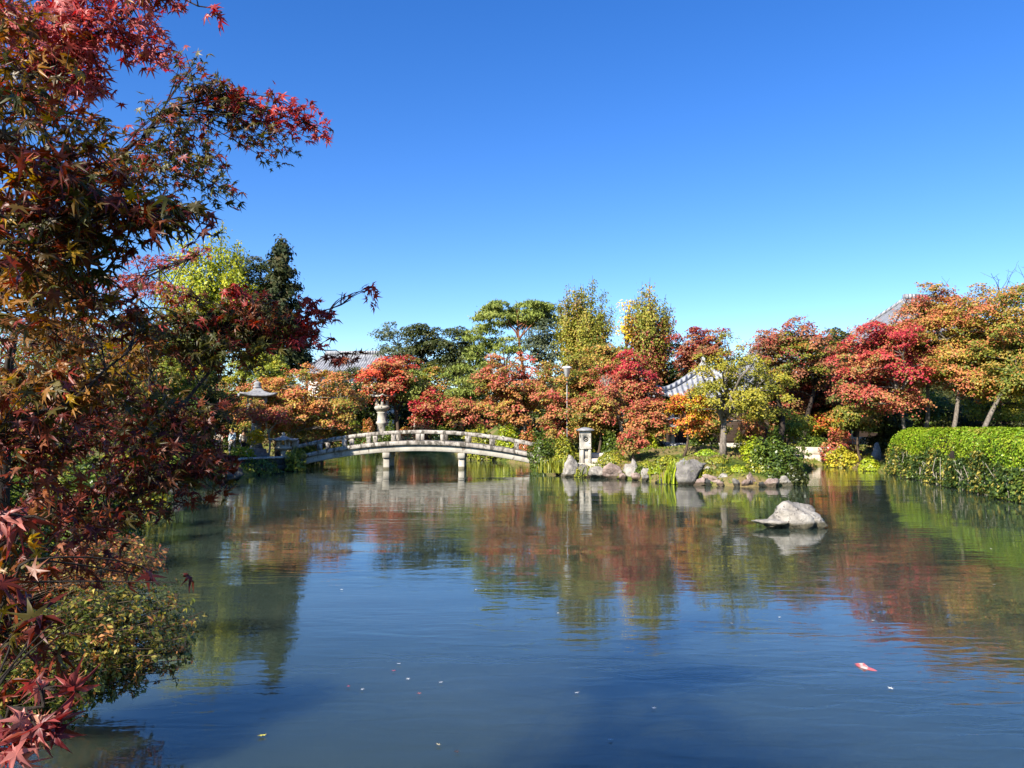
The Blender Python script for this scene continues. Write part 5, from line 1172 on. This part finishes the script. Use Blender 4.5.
pads = [
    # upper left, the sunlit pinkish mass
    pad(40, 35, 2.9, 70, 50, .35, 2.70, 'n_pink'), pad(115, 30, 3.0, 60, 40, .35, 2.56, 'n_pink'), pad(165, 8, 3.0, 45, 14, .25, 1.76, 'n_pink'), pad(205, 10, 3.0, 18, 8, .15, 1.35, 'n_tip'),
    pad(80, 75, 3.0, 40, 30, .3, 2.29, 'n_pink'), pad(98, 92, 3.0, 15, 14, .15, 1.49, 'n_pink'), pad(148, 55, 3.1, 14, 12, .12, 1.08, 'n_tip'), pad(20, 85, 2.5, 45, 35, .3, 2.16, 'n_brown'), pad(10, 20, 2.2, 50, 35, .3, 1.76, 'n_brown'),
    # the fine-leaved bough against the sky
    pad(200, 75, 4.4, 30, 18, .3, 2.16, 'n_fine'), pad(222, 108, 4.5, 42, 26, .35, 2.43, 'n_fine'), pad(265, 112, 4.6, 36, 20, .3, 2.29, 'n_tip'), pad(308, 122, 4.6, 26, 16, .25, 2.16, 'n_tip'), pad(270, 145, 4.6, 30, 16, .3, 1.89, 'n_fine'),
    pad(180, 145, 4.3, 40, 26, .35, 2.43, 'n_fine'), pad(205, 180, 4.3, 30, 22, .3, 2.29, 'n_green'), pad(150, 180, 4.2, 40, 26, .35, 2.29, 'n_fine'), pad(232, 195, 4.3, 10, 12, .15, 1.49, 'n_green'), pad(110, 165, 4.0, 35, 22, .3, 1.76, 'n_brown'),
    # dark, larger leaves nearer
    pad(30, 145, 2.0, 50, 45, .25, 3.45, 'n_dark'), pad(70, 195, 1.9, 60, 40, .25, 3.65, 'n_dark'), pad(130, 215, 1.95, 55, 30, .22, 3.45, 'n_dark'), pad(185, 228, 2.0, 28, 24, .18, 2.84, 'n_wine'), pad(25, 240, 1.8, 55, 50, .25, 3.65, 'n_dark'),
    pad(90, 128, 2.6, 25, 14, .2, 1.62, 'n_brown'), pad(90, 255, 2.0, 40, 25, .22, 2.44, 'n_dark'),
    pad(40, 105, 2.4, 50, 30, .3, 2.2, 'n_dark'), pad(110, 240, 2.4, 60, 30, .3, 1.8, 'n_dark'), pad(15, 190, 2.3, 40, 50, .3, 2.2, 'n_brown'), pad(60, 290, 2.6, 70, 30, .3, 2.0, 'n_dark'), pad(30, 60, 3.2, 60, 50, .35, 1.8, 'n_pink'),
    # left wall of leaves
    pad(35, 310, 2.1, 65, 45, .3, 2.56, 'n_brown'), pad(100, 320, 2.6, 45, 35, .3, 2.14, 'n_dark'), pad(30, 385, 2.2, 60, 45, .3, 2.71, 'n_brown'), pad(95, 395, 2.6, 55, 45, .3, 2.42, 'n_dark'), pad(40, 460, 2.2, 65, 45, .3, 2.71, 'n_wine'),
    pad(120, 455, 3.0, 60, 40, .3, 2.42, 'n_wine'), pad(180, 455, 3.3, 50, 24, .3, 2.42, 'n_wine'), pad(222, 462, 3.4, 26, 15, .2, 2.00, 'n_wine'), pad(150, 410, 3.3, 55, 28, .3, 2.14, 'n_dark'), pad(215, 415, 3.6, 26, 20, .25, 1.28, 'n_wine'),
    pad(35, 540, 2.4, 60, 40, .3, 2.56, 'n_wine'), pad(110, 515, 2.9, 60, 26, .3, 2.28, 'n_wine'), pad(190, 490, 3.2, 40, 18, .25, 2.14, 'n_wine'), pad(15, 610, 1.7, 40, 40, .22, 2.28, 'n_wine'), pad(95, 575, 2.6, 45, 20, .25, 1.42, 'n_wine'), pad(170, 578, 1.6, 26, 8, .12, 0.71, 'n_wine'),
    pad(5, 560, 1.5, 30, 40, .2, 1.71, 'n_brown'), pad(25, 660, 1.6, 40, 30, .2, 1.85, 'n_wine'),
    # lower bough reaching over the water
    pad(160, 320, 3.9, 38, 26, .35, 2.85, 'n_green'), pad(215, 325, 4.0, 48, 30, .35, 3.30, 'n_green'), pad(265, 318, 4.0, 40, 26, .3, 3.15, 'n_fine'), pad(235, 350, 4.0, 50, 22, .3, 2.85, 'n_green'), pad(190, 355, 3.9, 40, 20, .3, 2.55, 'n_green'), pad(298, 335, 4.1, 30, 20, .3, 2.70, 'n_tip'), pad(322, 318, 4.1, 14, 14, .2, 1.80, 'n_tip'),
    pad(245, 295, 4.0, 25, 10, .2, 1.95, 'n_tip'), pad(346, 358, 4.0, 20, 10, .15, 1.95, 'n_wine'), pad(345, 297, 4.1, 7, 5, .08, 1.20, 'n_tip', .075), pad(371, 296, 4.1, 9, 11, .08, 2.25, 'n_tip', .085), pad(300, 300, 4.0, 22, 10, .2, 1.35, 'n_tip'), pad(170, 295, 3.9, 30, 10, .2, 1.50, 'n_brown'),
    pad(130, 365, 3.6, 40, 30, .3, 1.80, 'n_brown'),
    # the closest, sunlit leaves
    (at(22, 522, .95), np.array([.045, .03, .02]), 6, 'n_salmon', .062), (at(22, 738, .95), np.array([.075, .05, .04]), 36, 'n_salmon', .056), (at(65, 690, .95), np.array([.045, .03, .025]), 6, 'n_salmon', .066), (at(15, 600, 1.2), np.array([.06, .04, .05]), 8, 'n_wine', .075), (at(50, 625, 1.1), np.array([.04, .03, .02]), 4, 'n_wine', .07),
    # unseen rest of the crown, added over and behind the viewpoint to shade the leaves
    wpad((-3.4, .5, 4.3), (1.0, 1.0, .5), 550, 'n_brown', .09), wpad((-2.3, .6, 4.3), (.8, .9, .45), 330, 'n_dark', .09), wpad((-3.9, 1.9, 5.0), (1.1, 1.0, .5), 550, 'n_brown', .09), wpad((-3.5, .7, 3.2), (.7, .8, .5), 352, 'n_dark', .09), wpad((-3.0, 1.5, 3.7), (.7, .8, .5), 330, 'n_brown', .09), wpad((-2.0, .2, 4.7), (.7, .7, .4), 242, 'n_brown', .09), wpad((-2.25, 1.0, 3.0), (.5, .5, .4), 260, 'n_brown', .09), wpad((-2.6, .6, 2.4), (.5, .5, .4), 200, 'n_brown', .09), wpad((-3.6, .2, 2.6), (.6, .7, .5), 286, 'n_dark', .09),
]
maple_near('maple_tree', 'near overhanging maple whose dark boughs of star-shaped leaves fill the left edge', tr[0], boughs, pads, 99, trunk=tr)

# a second maple on the left bank, its pink sprays show through the first
rng = np.random.default_rng(3)
b2 = (-7.6, 11.5, gz(-7.6, 11.5))
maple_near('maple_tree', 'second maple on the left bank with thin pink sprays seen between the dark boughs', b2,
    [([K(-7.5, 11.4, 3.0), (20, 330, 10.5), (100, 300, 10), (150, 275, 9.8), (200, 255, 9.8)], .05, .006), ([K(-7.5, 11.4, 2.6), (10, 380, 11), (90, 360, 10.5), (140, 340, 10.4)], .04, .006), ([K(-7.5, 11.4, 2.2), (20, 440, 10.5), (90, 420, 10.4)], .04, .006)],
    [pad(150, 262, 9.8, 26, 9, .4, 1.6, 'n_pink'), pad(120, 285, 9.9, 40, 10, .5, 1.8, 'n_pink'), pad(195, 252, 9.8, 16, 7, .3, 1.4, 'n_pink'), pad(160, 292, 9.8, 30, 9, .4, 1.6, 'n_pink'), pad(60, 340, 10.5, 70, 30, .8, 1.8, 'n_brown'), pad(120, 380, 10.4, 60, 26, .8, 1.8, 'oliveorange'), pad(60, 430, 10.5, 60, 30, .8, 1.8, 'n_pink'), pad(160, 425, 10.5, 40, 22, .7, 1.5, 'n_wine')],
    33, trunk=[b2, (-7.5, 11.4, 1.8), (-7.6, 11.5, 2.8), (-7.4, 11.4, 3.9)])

# ------------------------------------------------------------------ azaleas hanging over the water in the lower left
def azalea(label, cx, cy, rx, ry, D, pal, n_tw, n_leaf, seed, base):
    rng = np.random.default_rng(seed); m = px_m(D); cc = at(cx, cy, D); R = np.array([rx * m, rx * m * .8, ry * m]); b = np.array(base, float)
    root = empty('azalea_bush', b, label, 'shrub'); mb = MB(); P = []; Nn = []; ci = []
    for i in range(n_tw):
        d = unit(rng.normal(size=3)); d[2] = d[2] * .8 + .1
        e = cc + d * R * (.55 + .5 * rng.random() ** .6); mid = (b + e) / 2 + np.array([0, 0, .15]) + rng.normal(size=3) * .1
        u = np.linspace(0, 1, 7)[:, None]; Q_ = b * (1 - u) ** 2 + 2 * mid * u * (1 - u) + e * u * u
        mb.tube(Q_, np.linspace(.010, .002, 7), 4, cap=False)
        dirn = unit(Q_[-1] - Q_[-2])
        for w_ in range(n_leaf // 6):
            t = 1 - rng.random() ** 1.4 * .42; f = t * 6; i0 = min(int(f), 5); c = Q_[i0] * (1 - (f - i0)) + Q_[i0 + 1] * (f - i0) + rng.normal(size=3) * .045 * (1.2 - t) * 2
            for k_ in range(6):
                a = rng.normal(size=3); a = unit(a - (a @ dirn) * dirn * .6); P.append(c + a * .02); Nn.append(unit(dirn * .8 + a * .2 + np.array([0, 0, .4]) + rng.normal(size=3) * .3)); ci.append((i, a))
    P = np.array(P); Nn = np.array(Nn); td = np.array([a for _, a in ci]); cid = np.array([i for i, _ in ci])
    V, Q = leaf_quads(P - b, Nn, .042, rng, .45, td)
    mesh('foliage', V, Q, mat=M['gloss_leaf'], parent=root, col=np.repeat(leaf_cols(pal, cid, n_tw, rng, .5), 4, 0))
    mb.build('stems', M['bark'], root).data.transform(__import__('mathutils').Matrix.Translation(-Vector(b)))
azalea('large loose azalea with yellow-green and bronze leaves leaning over the lower left water', 118, 645, 82, 70, 5.9, 'azalea', 330, 66, 5, (-4.15, 5.7, .3))
azalea('azalea at the left bottom corner half hidden by the near maple leaves', 40, 690, 60, 60, 5.1, 'azalea', 150, 60, 6, (-3.5, 4.9, .3))
azalea('orange-leaved azalea at the left water edge behind the yellow-green one', 120, 562, 48, 34, 8.2, 'azalea_orange', 150, 60, 7, (-5.7, 8.3, .3))
